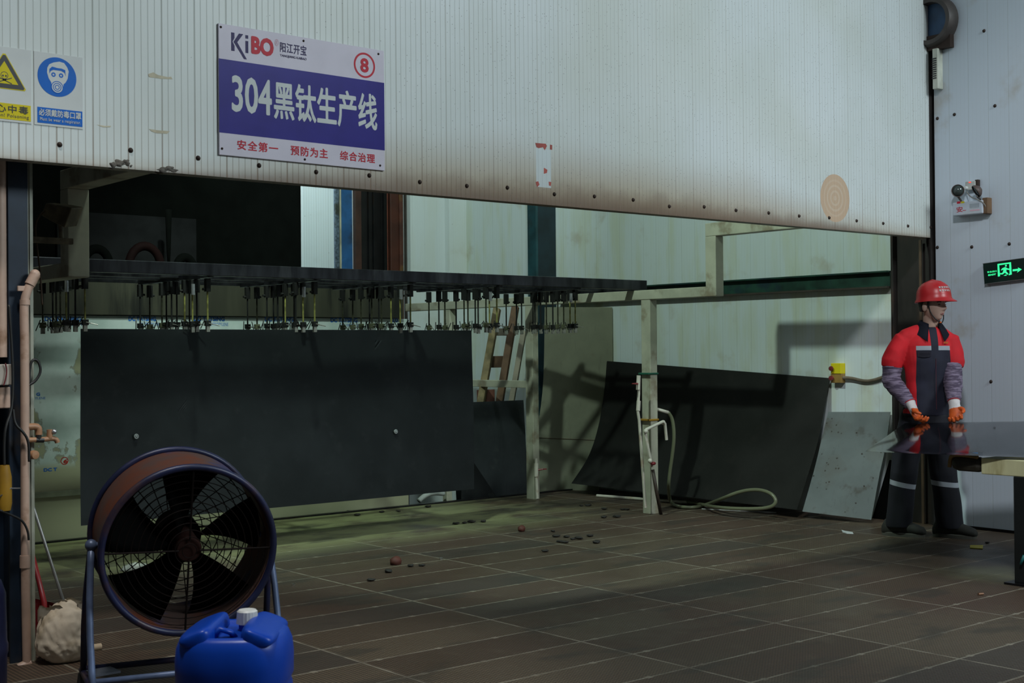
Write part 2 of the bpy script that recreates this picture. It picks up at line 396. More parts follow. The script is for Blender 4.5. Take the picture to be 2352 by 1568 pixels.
XA, YA, ZA = V((1, 0, 0)), V((0, 1, 0)), V((0, 0, 1))

# ------------------------------------------------------------------ the setting
PY = 5.48; WX = 8.65
bm = bm_new(); bx(bm, (-3, -4, -.06), (WX + .02, 9.2, 0)); struct('floor', bm, floor_mat())
bm = bm_new(); bx(bm, (-3, 9.2, -.5), (13, 14, -.30)); struct('floor_lower', bm, pm('lower_floor_concrete', (.06, .058, .05), .8))
bm = bm_new(); bx(bm, (-1.2, PY, 2.13), (WX - .02, PY + .075, 6.5)); front = struct('wall_front', bm, panel_mat())
WR = wall_mat('wall_panel_right', 'y')
bm = bm_new(); bx(bm, (WX, -4, -.5), (WX + .1, 5.455, 6)); bx(bm, (WX + .10, 5.455, -.5), (WX + .2, 5.825, 6)); bx(bm, (WX, 5.825, -.5), (WX + .1, 11.3, 6))
struct('wall_right', bm, WR)
bm = bm_new(); bx(bm, (7.80, 11.2, -.5), (WX, 11.3, 6)); bx(bm, (8.42, 11.12, -.5), (WX, 11.2, 6)); struct('wall_back', bm, wall_mat('wall_panel_back', 'x', (.62, .66, .66), (.60, .63, .60), seam=.12, sub=.05, dirt=.2))
bm = bm_new(); bx(bm, (6.3, 12.6, -.5), (9.2, 12.7, 6)); struct('wall_rear', bm, wall_mat('wall_panel_rear', 'x', (.78, .84, .84), (.74, .80, .80), sub=.35, dirt=.1))
bm = bm_new(); bx(bm, (1.0, 9.95, -.5), (5.915, 10.0, 6)); bx(bm, (1.0, 5.9, 2.3), (1.05, 10, 6)); struct('wall_void_shade', bm, BLACK_VOID)  # black sheets stand in for the unlit depth above the tank
bm = bm_new(); bx(bm, (2.2, 9.155, -.3), (8.62, 9.2, .012)); struct('trim_1', bm, BLACK_STEEL)
bm = bm_new(); bx(bm, (WX - .012, 5.0, 0), (WX, 5.46, .02)); bx(bm, (WX - .012, 3.0, 0), (WX, 5.0, .02)); struct('baseboard_right', bm, BLACK_STEEL)
# fixing screws along the lower edge of the panel, and tape remnants
scr_px = [(137, 332), (300, 345), (455, 363), (595, 380), (726, 395), (848, 403), (964, 418), (1072, 427), (1165, 431), (1273, 446), (1365, 451), (1454, 459), (1537, 474), (1617, 475), (1690, 483), (1765, 489), (1835, 496), (1904, 500), (1967, 507), (2028, 513), (2085, 519), (2137, 522)]
HALO = pm('rust_halo', (.20, .13, .09), .7, var=.3)
for x, y in scr_px:
    p = onY(x, y, PY); bm = bm_new()
    lathe(bm, p, -YA, [(.0, .010), (.007, .009), (.010, .004), (.012, 0)], 12); o = obj('screw', bm, SCREW, front, smooth=True)
for pts in ([(340, 170), (352, 166), (362, 172), (385, 177), (393, 176), (396, 182), (370, 181), (342, 177)], [(222, 286), (240, 289), (255, 289), (253, 292), (236, 292)], [(342, 296), (362, 299), (390, 301), (384, 307), (360, 306), (348, 302)]):
    bm = bm_new(); prism(bm, [((onY(*q, PY)).x, (onY(*q, PY)).z) for q in pts], (0, PY - .0006, 0), XA, ZA, -YA, .0004)
    obj('tape_remnant', bm, pm('tape_brown', (.50, .45, .32), .6), front)
for pts in ([(1229, 328), (1240, 329), (1253, 330), (1256, 335), (1251, 345), (1247, 338), (1237, 340), (1232, 338)], [(1263, 332), (1268, 333), (1268, 344), (1263, 343)], [(1249, 385), (1257, 390), (1256, 397), (1249, 399)], [(1230, 418), (1236, 416), (1239, 424), (1233, 430)], [(1260, 417), (1266, 418), (1265, 427), (1261, 426)]):
    bm = bm_new(); prism(bm, [((onY(*q, PY)).x, (onY(*q, PY)).z) for q in pts], (0, PY - .0006, 0), XA, ZA, -YA, .0004)
    obj('paper_remnant', bm, pm('red_paper', (.42, .09, .07), .7), front)
def blob(bm, c, r, sc=(1, 1, 1), amp=.35, freq=2.0, seed=0, sub=3):
    q = bmesh.ops.create_icosphere(bm, subdivisions=sub, radius=1)
    for v in q['verts']:
        n = NZ.noise(v.co*freq + V((seed*3.1, seed*1.7, seed)))
        d = v.co*(1 + amp*n); v.co = V(c) + V((d.x*sc[0], d.y*sc[1], d.z*sc[2]))*r
FOAM = pm('dark_foam', (.10, .09, .075), .8, var=.5, scale=25)
bm = bm_new()
for i, (x, y, r) in enumerate(((258, 379, .022), (272, 376, .025), (288, 374, .024), (298, 381, .018))): blob(bm, onY(x, y, PY + .01), r, (1, .7, .75), .4, 2, i)
tag(obj('foam_lump', bm, FOAM, smooth=True), 'dark lump of sealing foam on the panel edge, left of the big blue sign', 'foam')
bm = bm_new()
for i, (x, y, r) in enumerate(((370, 391, .026), (384, 387, .024), (398, 392, .02))): blob(bm, onY(x, y, PY + .01), r, (1.2, .7, .6), .4, 2, i + 7)
tag(obj('foam_lump', bm, FOAM, smooth=True), 'smaller black foam lump under the panel edge, nearest the big sign', 'foam')

# ------------------------------------------------------------------ signs on the front panel
SY = PY - .012; N = -YA
sg = thing('line_sign', 'large white and blue production line sign with red number eight', 'sign', (2.83, PY - .006, 2.24))
x0, x1, z0, z1 = 2.824, 3.738, 2.230, 2.834
bm = bm_new(); bx(bm, (x0, SY, z0), (x1, PY - .001, z1)); obj('board', bm, SIGN_WHITE, sg, .002)
O = V((0, SY, 0))
flat('blue_band', [(x0, 2.332), (x1, 2.332), (x1, 2.672), (x0, 2.672)], O, XA, ZA, N, SIGN_BLUE, sg, .0001)
def sl(s, x, y, X, Y, mat, bold=.0, parent=sg, **k):       # box corners given by pixels on the sign plane
    a, b = onY(x, Y, SY), onY(X, y, SY); lettering(s, (a.x, a.z, b.x, b.z), O, XA, ZA, N, mat, parent, bold, **k)
def bxz(a, b): return (a[0], a[1], b[0], b[1])
lettering('304', (2.888, 2.435, 3.098, 2.605), O, XA, ZA, N, LABEL_WHITE, sg, .022)
lettering('黑钛生产线', (3.108, 2.425, 3.694, 2.607), O, XA, ZA, N, LABEL_WHITE, sg, .022)
lettering('安全第一', (2.915, 2.262, 3.130, 2.308), O, XA, ZA, N, SIGN_RED, sg, .018, spacing=1.15)
lettering('预防为主', (3.197, 2.262, 3.404, 2.308), O, XA, ZA, N, SIGN_RED, sg, .018, spacing=1.15)
lettering('综合治理', (3.473, 2.262, 3.678, 2.308), O, XA, ZA, N, SIGN_RED, sg, .018, spacing=1.15)
kx, kz, kw, kh = 2.888, 2.716, .0, .082
flat('logo', [(kx, kz), (kx + .017, kz), (kx + .017, kz + .025), (kx + .007, kz + .043), (kx + .017, kz + .061), (kx + .017, kz + .085), (kx, kz + .085)], O, XA, ZA, N, SIGN_NAVY, sg)
flat('logo', [(kx + .012, kz + .043), (kx + .040, kz + .085), (kx + .062, kz + .085), (kx + .031, kz + .043), (kx + .080, kz - .030), (kx + .065, kz - .030)], O, XA, ZA, N, SIGN_NAVY, sg)
flat('logo', [(kx + .073, kz), (kx + .088, kz), (kx + .088, kz + .056), (kx + .073, kz + .056)], O, XA, ZA, N, SIGN_NAVY, sg)
flat('logo', [(kx + .073, kz + .067), (kx + .088, kz + .067), (kx + .088, kz + .083), (kx + .073, kz + .083)], O, XA, ZA, N, SIGN_NAVY, sg)
lettering('BO', (kx + .103, kz, kx + .222, kz + .085), O, XA, ZA, N, SIGN_RED, sg, .05)
lettering('®', (kx + .227, kz + .055, kx + .249, kz + .088), O, XA, ZA, N, SIGN_PINK, sg)
lettering('阳江开宝', (kx + .256, kz + .030, kx + .400, kz + .078), O, XA, ZA, N, SIGN_NAVY, sg, .012, spacing=1.1)
lettering('YANGJIANG KAIBAO', (kx + .256, kz + .005, kx + .400, kz + .020), O, XA, ZA, N, SIGN_NAVY, sg, .01)
cc = onY(837, 150, SY); cc = (cc.x, cc.z); ringflat('number_ring', cc, .053, .063, O, XA, ZA, N, SIGN_RED, sg)
lettering('8', (cc[0] - .025, cc[1] - .036, cc[0] + .025, cc[1] + .036), O, XA, ZA, N, SIGN_RED, sg, .035)
for px in ((507, 62), (697, 94), (869, 124), (510, 341), (700, 366), (873, 380)):
    bm = bm_new(); p = onY(*px, SY); lathe(bm, p, N, [(0, .004), (.005, .003), (.006, 0)], 10); obj('screw', bm, SCREW, sg, smooth=True)

def safety(name, label, a, b):
    t = thing(name, label, 'sign', (a[0], PY - .002, a[1])); bm = bm_new(); bx(bm, (a[0], PY - .003, a[1]), (b[0], PY - .0005, b[1])); obj('board', bm, LABEL_WHITE, t, 0); return t
O2 = V((0, PY - .003, 0))
t = safety('respirator_sign', 'white and blue sign with a masked head, wear a respirator', (1.981, 2.283), (2.188, 2.590))
c = onY(131, 177, PY - .003); c = (c.x, c.z)
flat('blue_disc', disc_pts(c, .083, .083, 56), O2, XA, ZA, N, MAND_BLUE, t)
def rel(pts, s=.083): return [(c[0] + p[0]*s, c[1] + p[1]*s) for p in pts]
flat('head_pictogram', rel([(-.50, .42), (-.40, .60), (-.18, .72), (.12, .80), (.36, .76), (.52, .56), (.60, .36), (.54, -.02), (.44, -.22), (.32, -.34), (.30, -.62), (.12, -.80), (-.12, -.80), (-.28, -.60), (-.30, -.32), (-.44, -.10), (-.52, .18)]), O2, XA, ZA, N, LABEL_WHITE, t, .0009)
flat('head_pictogram', rel([(-.40, .12), (-.40, .36), (-.26, .50), (-.10, .48), (.02, .46), (.24, .46), (.42, .40), (.44, .10), (.38, .26), (.20, .34), (0, .34), (-.20, .34), (-.34, .26)]), O2, XA, ZA, N, MAND_BLUE, t, .0014)
for sx in (-.19, .20): ringflat('head_pictogram', rel([(sx, .10)])[0], .004, .0095, O2, XA, ZA, N, MAND_BLUE, t, .0018, 24)
for rr in (.026, .018, .010): ringflat('mask_pictogram', rel([(0, -.52)])[0], rr - .003, rr, O2, XA, ZA, N, MAND_BLUE, t, .0018, 32)
flat('blue_band', [(1.993, 2.292), (2.186, 2.292), (2.186, 2.358), (1.993, 2.358)], O2, XA, ZA, N, MAND_BLUE, t)
O3 = O2 + N*.0009
lettering('必须戴防毒口罩', (1.999, 2.322, 2.180, 2.352), O3, XA, ZA, N, LABEL_WHITE, t, .02)
lettering('Must be wear a respirator.', (2.004, 2.298, 2.178, 2.316), O3, XA, ZA, N, LABEL_WHITE, t, .01, spacing=1.15)
t = safety('poison_sign', 'white and yellow poison warning sign with a skull, cut by the left edge', (1.762, 2.283), (1.969, 2.590))
c = (1.858, 2.470)
def tri(s, k=.0): return [(c[0] + s*q[0], c[1] + s*q[1]) for q in ((-.98, -.52), (-.93, -.60), (.93, -.60), (.98, -.52), (.06, 1.02), (-.06, 1.02))]
flat('warning_triangle', tri(.090), O2, XA, ZA, N, WARN_YELLOW, t)
flat('warning_triangle', tri(.084), O2, XA, ZA, N, INK, t, .0009)
flat('warning_triangle', [(c[0] + .058*q[0], c[1] + .058*q[1]) for q in ((-.98, -.55), (.98, -.55), (0, 1.05))], O2, XA, ZA, N, WARN_YELLOW, t, .0014)
ringflat('skull_pictogram', (c[0], c[1] + .002), .013, .0155, O2, XA, ZA, N, INK, t, .002, 24)
for sx in (-.006, .006): flat('skull_pictogram', disc_pts((c[0] + sx, c[1]), .004, n=12), O2, XA, ZA, N, INK, t, .0019)
flat('skull_pictogram', [(c[0] - .008, c[1] - .012), (c[0] + .008, c[1] - .012), (c[0] + .006, c[1] - .020), (c[0] - .006, c[1] - .020)], O2, XA, ZA, N, INK, t, .0019)
for s1 in (1, -1): flat('skull_pictogram', [(c[0] - .030, c[1] - .012*s1 - .020), (c[0] - .030, c[1] - .012*s1 - .016), (c[0] + .030, c[1] + .012*s1 - .016), (c[0] + .030, c[1] + .012*s1 - .020)][::s1], O2, XA, ZA, N, INK, t, .0019)
flat('yellow_band', [(1.770, 2.292), (1.966, 2.292), (1.966, 2.358), (1.770, 2.358)], O2, XA, ZA, N, WARN_YELLOW, t)
lettering('当心中毒', (1.782, 2.320, 1.955, 2.352), O3, XA, ZA, N, INK, t, .01, spacing=1.2)
lettering('Caution! Poisoning', (1.780, 2.297, 1.957, 2.315), O3, XA, ZA, N, INK, t, .0, spacing=1.1)

# ------------------------------------------------------------------ steel columns of the bay
def hcol(name, label, x0, x1, y0, y1, z1, mat, web_axis, tf=.02):
    t = thing(name, label, 'column', ((x0 + x1)/2, (y0 + y1)/2, 0))
    zb = -.3
    for k in (0, 1):
        bm = bm_new()
        if web_axis == 'y': bx(bm, (x0, y0 if k == 0 else y1 - tf, zb), (x1, y0 + tf if k == 0 else y1, z1))
        else: bx(bm, (x0 if k == 0 else x1 - tf, y0, zb), (x0 + tf if k == 0 else x1, y1, z1))
        obj('flange', bm, mat, t, .002)
    bm = bm_new()
    if web_axis == 'y': bx(bm, ((x0 + x1)/2 - tf/2, y0 + tf, zb), ((x0 + x1)/2 + tf/2, y1 - tf, z1))
    else: bx(bm, (x0 + tf, (y0 + y1)/2 - tf/2, zb), (x1 - tf, (y0 + y1)/2 + tf/2, z1))
    obj('web', bm, mat, t); return t
BROWN_COL = pm('brown_black_steel', (.022, .018, .016), .5, .2, var=.4, stain=(.06, .03, .02), samt=.8, streak=.3)
t = hcol('steel_column', 'dark brown steel column behind the worker, against the right wall', WX - .03, WX + .10, 5.475, 5.825, 6, BROWN_COL, 'y')
bm = bm_new(); bx(bm, (WX - .02, 5.565, 0), (WX - .012, 5.585, 2.12)); obj('edge_strip', bm, pm('worn_edge', (.075, .045, .025), .6), t)
TEAL = pm('teal_steel', (.012, .052, .062), .45, .1, var=.35, stain=(.02, .02, .02), samt=.5)
tq = onX(1278, 600, WX).y; tx = onY(1231, 600, tq).x; ty = onX(1212, 600, tx).y
t = thing('steel_column', 'dark teal steel column on the far wall, behind the leaning grey sheet', 'column', ((tx + WX)/2, (tq + ty)/2, -.3))
bm = bm_new(); bx(bm, (tx, tq, -.3), (tx + .03, ty, 6)); obj('flange', bm, TEAL, t, .002)
bm = bm_new(); bx(bm, (tx + .03, tq + .004, -.3), (WX - .002, tq + .03, 6)); obj('side_plate', bm, pm('teal_shaded', (.008, .020, .028), .5, .1, var=.3), t)  # darker teal puts this side's shade into its paint
# green cable girder on the right wall
t = thing('wall_girder', 'dark green steel channel fixed along the right wall', 'girder', (WX - .05, 7.7, 1.77))
GREEN = pm('green_girder', (.012, .045, .030), .5, .1, var=.5, stain=(.01, .02, .04), samt=.7)
bm = bm_new(); bx(bm, (WX - .018, 5.84, 1.785), (WX, 9.6, 1.905)); obj('web', bm, GREEN, t)
bm = bm_new(); bx(bm, (WX - .06, 5.84, 1.893), (WX, 9.6, 1.905)); obj('flange', bm, GREEN, t)
bm = bm_new(); bx(bm, (WX - .06, 5.84, 1.772), (WX, 9.6, 1.787)); obj('flange', bm, pm('girder_rust', (.04, .03, .022), .6), t)
# left steel column and trunking under the panel
hcol('steel_column', 'dark blue steel column at the left edge under the panel', 1.945, 2.032, 5.70, 5.90, 2.3, BLUE_STEEL, 'y', .015)
bm = bm_new(); bx(bm, (2.030, 5.70, 0), (2.052, 5.74, 2.3)); bx(bm, (2.0365, 5.694, 0), (2.0435, 5.70, 2.3))
tag(obj('cable_trunking', bm, pm('grey_plastic', (.30, .31, .25), .5)), 'thin pale cable trunking running up the blue steel column', 'trunking')

# machine columns at the back
def colbox(name, label, cat, px0, px1, Y, d, mat, z0=-.3, z1=6, parts=()):
    a, b = onY(px0, 600, Y + d).x, onY(px1, 600, Y).x
    t = thing(name, label, cat, ((a + b)/2, Y + d/2, z0)); bm = bm_new(); bx(bm, (a, Y, z0), (b, Y + d, z1)); obj('body', bm, mat, t, .006)
    for nm, p0, p1, off, mt in parts:
        bm = bm_new(); a2, b2 = onY(p0, 600, Y).x, onY(p1, 600, Y - off).x; bx(bm, (a2, Y - off, z0), (b2, Y, z1)); obj(nm, bm, mt, t, .003)
    return t
BRIGHT_BLUE = pm('bright_blue_paint', (.035, .16, .42), .4, var=.25, stain=(.02, .03, .04), samt=.8, sscale=3)
colbox('blue_column', 'bright blue painted column beside the bright white panel, far back', 'column', 767, 810, 11.9, .06, BRIGHT_BLUE, parts=(('edge_rail', 768, 780, .03, pm('worn_blue', (.13, .17, .22), .5, var=.6, scale=30, stain=(.05, .05, .03), samt=.9)), ('bright_strip', 781, 782.5, .035, pm('cream_strip', (.6, .55, .40), .5))))
colbox('lifting_mast', 'black and brown lifting mast between the blue and the orange column', 'mast', 811, 892, 11.2, .1, pm('mast_black', (.010, .009, .009), .45, .3), parts=(('brown_cover', 811, 831, .05, pm('mast_brown', (.045, .018, .012), .5, var=.4)), ('guide_rail', 844, 848, .03, BLACK_STEEL), ('guide_rail', 856, 859, .03, BLACK_STEEL), ('rack_bar', 878, 884, .04, BLACK_STEEL)))
colbox('orange_column', 'rusty orange red steel column next to the black lifting mast', 'column', 890, 927, 11.0, .06, RUST_RED, parts=(('side_strip', 916, 927, .02, pm('worn_red', (.068, .019, .011), .6, var=.4, stain=(.16, .08, .015), samt=.7)), ('thin_edge', 889, 892, .01, pm('red_edge', (.13, .03, .015), .5))))  # left edge strip is a brighter red than the body
colbox('corner_post', 'thin grey corner post right of the orange column', 'post', 927.5, 936, 10.9, .05, pm('grey_post', (.06, .055, .05), .5))

# ------------------------------------------------------------------ gantry rails (left and right)
def gantry(name, label, xa, xb, far, parts_posts):
    t = thing(name, label, 'rail frame', ((xa + xb)/2, 7.5, 0))
    bm = bm_new(); bx(bm, (xa, 6.785, 1.722), (xb, far, 1.799)); obj('rail', bm, WHITE_RAIL, t, .005)
    bm = bm_new(); bx(bm, (xa, 6.68, 1.722), (xb, 6.785, 2.182)); obj('riser', bm, WHITE_RAIL, t, .005)
    bm = bm_new(); bx(bm, (xa, PY + .09, 2.182), (xb, 6.785, 2.284)); obj('top_beam', bm, WHITE_RAIL, t, .005)
    for (y0, y1, x0, x1, zt) in parts_posts:
        bm = bm_new(); bx(bm, (x0, y0, -.02), (x1, y1, zt)); obj('post', bm, WHITE_RAIL, t, .005)
    return t
gr = gantry('gantry_frame', 'white boxed rail frame on posts, on the right under the rack', 7.60, 7.69, 10.78, [(7.385, 7.485, 7.605, 7.685, 1.722), (8.835, 8.935, 7.605, 7.675, 1.722), (10.05, 10.15, 7.605, 7.685, 1.722)])
bm = bm_new(); bx(bm, (7.62, 8.94, .985), (7.66, 10.05, 1.05)); obj('lower_rail', bm, WHITE_RAIL, gr, .004)
gl = gantry('gantry_frame', 'dirty white boxed rail frame at the left, beside the blue column', 2.585, 2.70, 9.1, [])
bm = bm_new(); bx(bm, (2.60, 9.0, -.02), (2.69, 9.09, 1.722)); obj('post', bm, WHITE_RAIL, gl, .004)

# ------------------------------------------------------------------ hanging rack
rk = thing('hanging_rack', 'long black steel rack frame resting across both white rails', 'rack', (5.1, 8.05, 1.80))
def rbar(a, b, nm='beam'): bm = bm_new(); bx(bm, a, b); return obj(nm, bm, RACK_STEEL, rk, .004)
rbar((2.56, 7.55, 1.808), (7.745, 7.60, 1.886), 'front_beam'); rbar((2.56, 8.02, 1.815), (7.745, 8.06, 1.865)); rbar((2.56, 8.30, 1.815), (7.745, 8.34, 1.865)); rbar((2.56, 8.66, 1.812), (7.745, 8.71, 1.886))
ROWX = [3.062, 3.861, 4.649, 5.440, 6.235, 7.035]
for X in ROWX + [2.585, 7.72]: rbar((X - .02, 7.60, 1.800), (X + .02, 8.66, 1.835), 'crossbar')
# clamps: one of each kind, then copies
def make_clamp(kind, ang, rodm, ang2):
    t = thing('hanging_clamp', '', 'clamp', (0, 0, 0), 0, 'clamps hanging from the black rack')
    bm = bm_new(); bx(bm, (-.016, -.016, -.085), (.016, .016, 0)); h = obj('holder', bm, DARK_CLAMP, t, .002, local=True)
    bm = bm_new(); s = -1 if ang2 > 0 else 1; cyl(bm, (s*.016, 0, -.07), (s*.034, 0, -.07), .008, 8); obj('knob', bm, DARK_CLAMP, h, local=True)
    if kind == 'silver':
        bm = bm_new(); lathe(bm, (-.004, -.018, -.098), ZA, [(0, 0), (.013, 0), (.013, .070), (0, .07)], 12); obj('sleeve', bm, SILVER, t, smooth=True, local=True, ang=40)
    bm = bm_new(); cyl(bm, (0, 0, -.08), (0, 0, -.275), .0058, 8); obj('rod', bm, rodm, t, smooth=True, local=True, ang=40)
    bm = bm_new(); bx(bm, (-.019, -.012, -.302), (.019, .012, -.268)); hd = obj('clamp_head', bm, OLIVE if rodm == ROD_OLIVE else DARK_CLAMP, t, .002, local=True)
    d = V((cos(ang), -.3, sin(ang))).normalized()
    bm = bm_new(); c = V((.028 if cos(ang) > 0 else -.028, -.012, -.29)); cyl(bm, c - d*.045, c + d*.045, .0032, 6); cyl(bm, (0, -.012, -.285), c, .004, 6); obj('tee_handle', bm, PAD_STEEL if ang2 > 0 else DARK_CLAMP, hd, local=True)
    d = V((cos(ang2), .2, sin(ang2))).normalized()
    bm = bm_new(); c = V((-.026 if cos(ang) > 0 else .026, .012, -.286)); cyl(bm, c - d*.04, c + d*.04, .0032, 6); obj('tee_handle', bm, DARK_CLAMP, hd, local=True)
    bm = bm_new(); bx(bm, (-.0115, -.010, -.340), (.0115, -.003, -.300)); bx(bm, (-.0115, .003, -.340), (.0115, .010, -.300)); obj('pad', bm, PAD_STEEL, t, .001, local=True)
    return t
protos = [make_clamp('plain', 1.3, ROD_OLIVE, -1.2), make_clamp('plain', -.4, DARK_CLAMP, 1.4), make_clamp('plain', -1.0, ROD_OLIVE, 1.1), make_clamp('plain', .9, DARK_CLAMP, -1.5), make_clamp('plain', -.25, ROD_YELLOW, 1.0), make_clamp('silver', 1.1, ROD_YELLOW, -.9)]
used = [False]*6
ROWPX = [[98, 121, 129, 138.6, 152, 157, 173, 195], [321.7, 344, 371.9, 382, 394, 406, 424, 435, 442, 452, 476.7], [568.4, 590, 613, 628, 638, 650.6, 655, 675.5, 679, 696, 722.5], [787, 810, 829, 848.6, 853.7, 870, 876, 898, 919, 942.5], [985, 1007.8, 1021.7, 1047.4, 1065.7, 1074.5, 1091.4, 1098, 1116, 1124, 1141], [1162.5, 1186, 1197.7, 1224, 1228.5, 1241.7, 1254.6, 1269.5, 1281, 1294.5, 1309, 1321]]
ROWN = ['leftmost cluster', 'second cluster from the left', 'third cluster from the left', 'third cluster from the right', 'second cluster from the right', 'rightmost cluster']
ORD = ['first', 'second', 'third', 'fourth', 'fifth', 'sixth', 'seventh', 'eighth', 'ninth', 'tenth', 'eleventh', 'last']
SILV = {(0, 4), (1, 8), (2, 9), (3, 8), (4, 9), (5, 10)}; YEL = {(0, 7), (1, 6), (1, 10), (2, 10), (3, 7), (3, 9), (4, 10), (5, 11), (2, 6)}
for r, row in enumerate(ROWPX):
    for k, x in enumerate(row):
        kind = 5 if (r, k) in SILV else 4 if (r, k) in YEL else random.choice((0, 1, 2, 3))
        X = ROWX[r] + (.019 if k % 2 else -.019); p = onX(x, 700, X); loc = (X, p.y, 1.800 - random.uniform(0, .008))
        lab = '%s%s hanging clamp counted from the left, %s' % ('silver sleeved, ' if kind == 5 else 'yellow rod, ' if kind == 4 else 'black, ', ORD[k], ROWN[r])
        if not used[kind]: o = protos[kind]; used[kind] = True; o.location = loc; o['label'] = lab
        else: o = dup(protos[kind], loc, lab)
# the hung black sheet
bm = bm_new(); a = .006
def shf(u, v): 
    X = 3.115 + u*3.045; z = .272 + v*1.205
    return V((X, 7.86 + .012*sin(3.2*u + 1.1)*(1 - v) + .006*sin(9*u + 5*v), z))
grid(bm, 48, 16, shf, .0018)
BLK_SHEET = steel_sheet('black_coated_steel', (.070, .080, .083), .30, .6, (.090, .098, .100), False)
hs = obj('hung_sheet', bm, BLK_SHEET, smooth=True, ang=40); tag(hs, 'large black coated steel sheet hanging upright below the rack clamps', 'steel sheet')
for px in ((313, 1002), (909, 991)):
    p = onY(*px, 7.85); bm = bm_new(); torus(bm, p, YA, .012, .005, 16, 6); sph(bm, p, .008, 10, 6); obj('hole_mark', bm, pm('mark_grey', (.25, .26, .26), .5), hs)

# ------------------------------------------------------------------ plating tank
TY = 9.22
tk = thing('plating_tank', 'long grey green plastic plating tank behind the hung black sheet', 'tank', (4.5, 9.6, 0))
bm = bm_new(); bx(bm, (2.3, TY, -.3), (6.52, 9.9, 1.60)); obj('tank_body', bm, film_mat(), tk)
bm = bm_new(); bx(bm, (2.3, TY - .03, 1.605), (6.46, 9.9, 1.99)); obj('tank_rim', bm, pm('tank_rim_dark', (.045, .043, .028), .5, var=.3, stain=(.008, .008, .006), sscale=8, samt=.9, streak=.12), tk, .004)
bm = bm_new(); bx(bm, (2.3, TY - .02, .315), (6.5, TY, .355)); obj('ledge', bm, pm('tank_ledge', (.27, .28, .20), .45), tk, .003)
TO = V((0, TY, 0))
def film_text(x, y, X, Y, s, mat=PRINT_BLUE, bold=.03):
    a, b = onY(x, Y, TY), onY(X, y, TY); lettering(s, (a.x, a.z, b.x, b.z), TO, XA, ZA, -YA, mat, tk, bold*1.6, name='film_print')
for x, X, y, Y in ((102, 187, 727, 737), (295, 358, 727, 737), (444, 516, 727, 737), (608, 674, 728, 738), (759, 821, 730, 740)):
    film_text(x, y, X, Y, 'DC TATSING'); film_text(x + (X - x)*.40, y + 14, X + 8, Y + 11, 'POLYPROPYLENE', bold=0)
    a, b = onY(x, y + 12, TY), onY(X + 8, y + 12.6, TY)
    flat('film_print', [(a.x, b.z), (b.x, b.z), (b.x, a.z), (a.x, a.z)], TO, XA, ZA, -YA, PRINT_BLUE, tk)
film_text(902, 730, 914, 740, '10'); film_text(100, 1073, 131, 1083, 'DC T'); film_text(83, 901, 92, 909, 'G'); film_text(80, 911, 104, 917, 'YLENE', bold=0)
p = onY(148, 1058, TY); ringflat('film_print', (p.x, p.z), .022, .028, TO, XA, ZA, -YA, PRINT_RED, tk); film_text(145, 1054, 156, 1064, '6', PRINT_RED)
# dark drums and grey plate in the black space above the tank
bm = bm_new(); bx(bm, (3.75, 9.90, 1.9), (4.90, 9.93, 2.42)); tag(obj('grey_backplate', bm, pm('dim_grey', (.011, .011, .012), .8, spec=.1)), 'dim grey plate in the black space above the tank', 'plate')
for i, (x, r, mt, lb) in enumerate(((222, .10, BLACK_VOID, 'black pipe bend on the tank rim, nearest the white riser'), (333, .13, pm('dark_red_rubber', (.010, .003, .003), .8, spec=.1), 'dark red pipe bend on the tank rim, middle of three'), (425, .07, BLACK_VOID, 'small black pipe bend on the tank rim, rightmost of three'))):
    p = onY(x, 607, 9.6); bm = bm_new(); tube(bm, [(p.x + r*cos(pi*k/12), 9.6, 1.991 + max(0, r*1.25*sin(pi*k/12))) for k in range(13)], .035, 8); tag(obj('pipe_bend', bm, mt, smooth=True), lb, 'pipe')
bm = bm_new(); p = onY(387, 530, 9.62); loft(bm, [(V((p.x, 9.62, 1.99)), .008, .008), (V((p.x, 9.62, 2.15)), .018, .018), (V((p.x, 9.62, 2.45)), .028, .028)], 8)
tag(obj('hanging_strap', bm, BLACK_VOID, smooth=True), 'thin dark strap hanging in the black space above the tank', 'strap')
# things behind the tank's right end
bm = bm_new(); q = fl(1027, 1150); bx(bm, (q.x - .03, 9.24, -.3), (q.x + .03, 9.30, .10)); tag(obj('short_post', bm, WHITE_RAIL, bevel=.003), 'short white post stub below the sheet, at the floor edge', 'post')
bm = bm_new(); tube(bm, [onY(962, 1150, 9.205), onY(975, 1138, 9.21), onY(995, 1131, 9.215), onY(1019, 1133, 9.22)], .022, 10, 2); tag(obj('grey_pipe_bend', bm, pm('grey_pipe', (.36, .38, .36), .4), smooth=True), 'grey pipe bend at the floor edge under the black sheet', 'pipe')
DK = steel_sheet('dark_plate_steel', (.13, .145, .155), .42, .5, (.19, .20, .20))
bm = bm_new(); a, b = onY(1040, 925, 9.47), onY(1206, 925, 9.47)
grid(bm, 6, 6, lambda u, v: V((a.x + (b.x - a.x)*u - v*.02, 9.41 + .06*v, -.3 + v*(a.z + .3))), .004); tag(obj('dark_plate', bm, DK), 'dark grey steel plate standing behind the floor edge, before the wooden pallet', 'steel sheet')
bm = bm_new(); prism(bm, [(q_.x, q_.z) for q_ in (onY(1060, 1060, 9.30), onY(1087, 1060, 9.30), onY(1142, 1142, 9.30), onY(1142, 1200, 9.30), onY(1060, 1200, 9.30))], (0, 9.30, 0), XA, ZA, YA, .01)
tag(obj('scrap_plate', bm, steel_sheet('scratched_black', (.035, .038, .040), .3, .5, (.10, .11, .10)), bevel=.002), 'small scratched black plate with slanted edge below the dark plate', 'steel sheet')
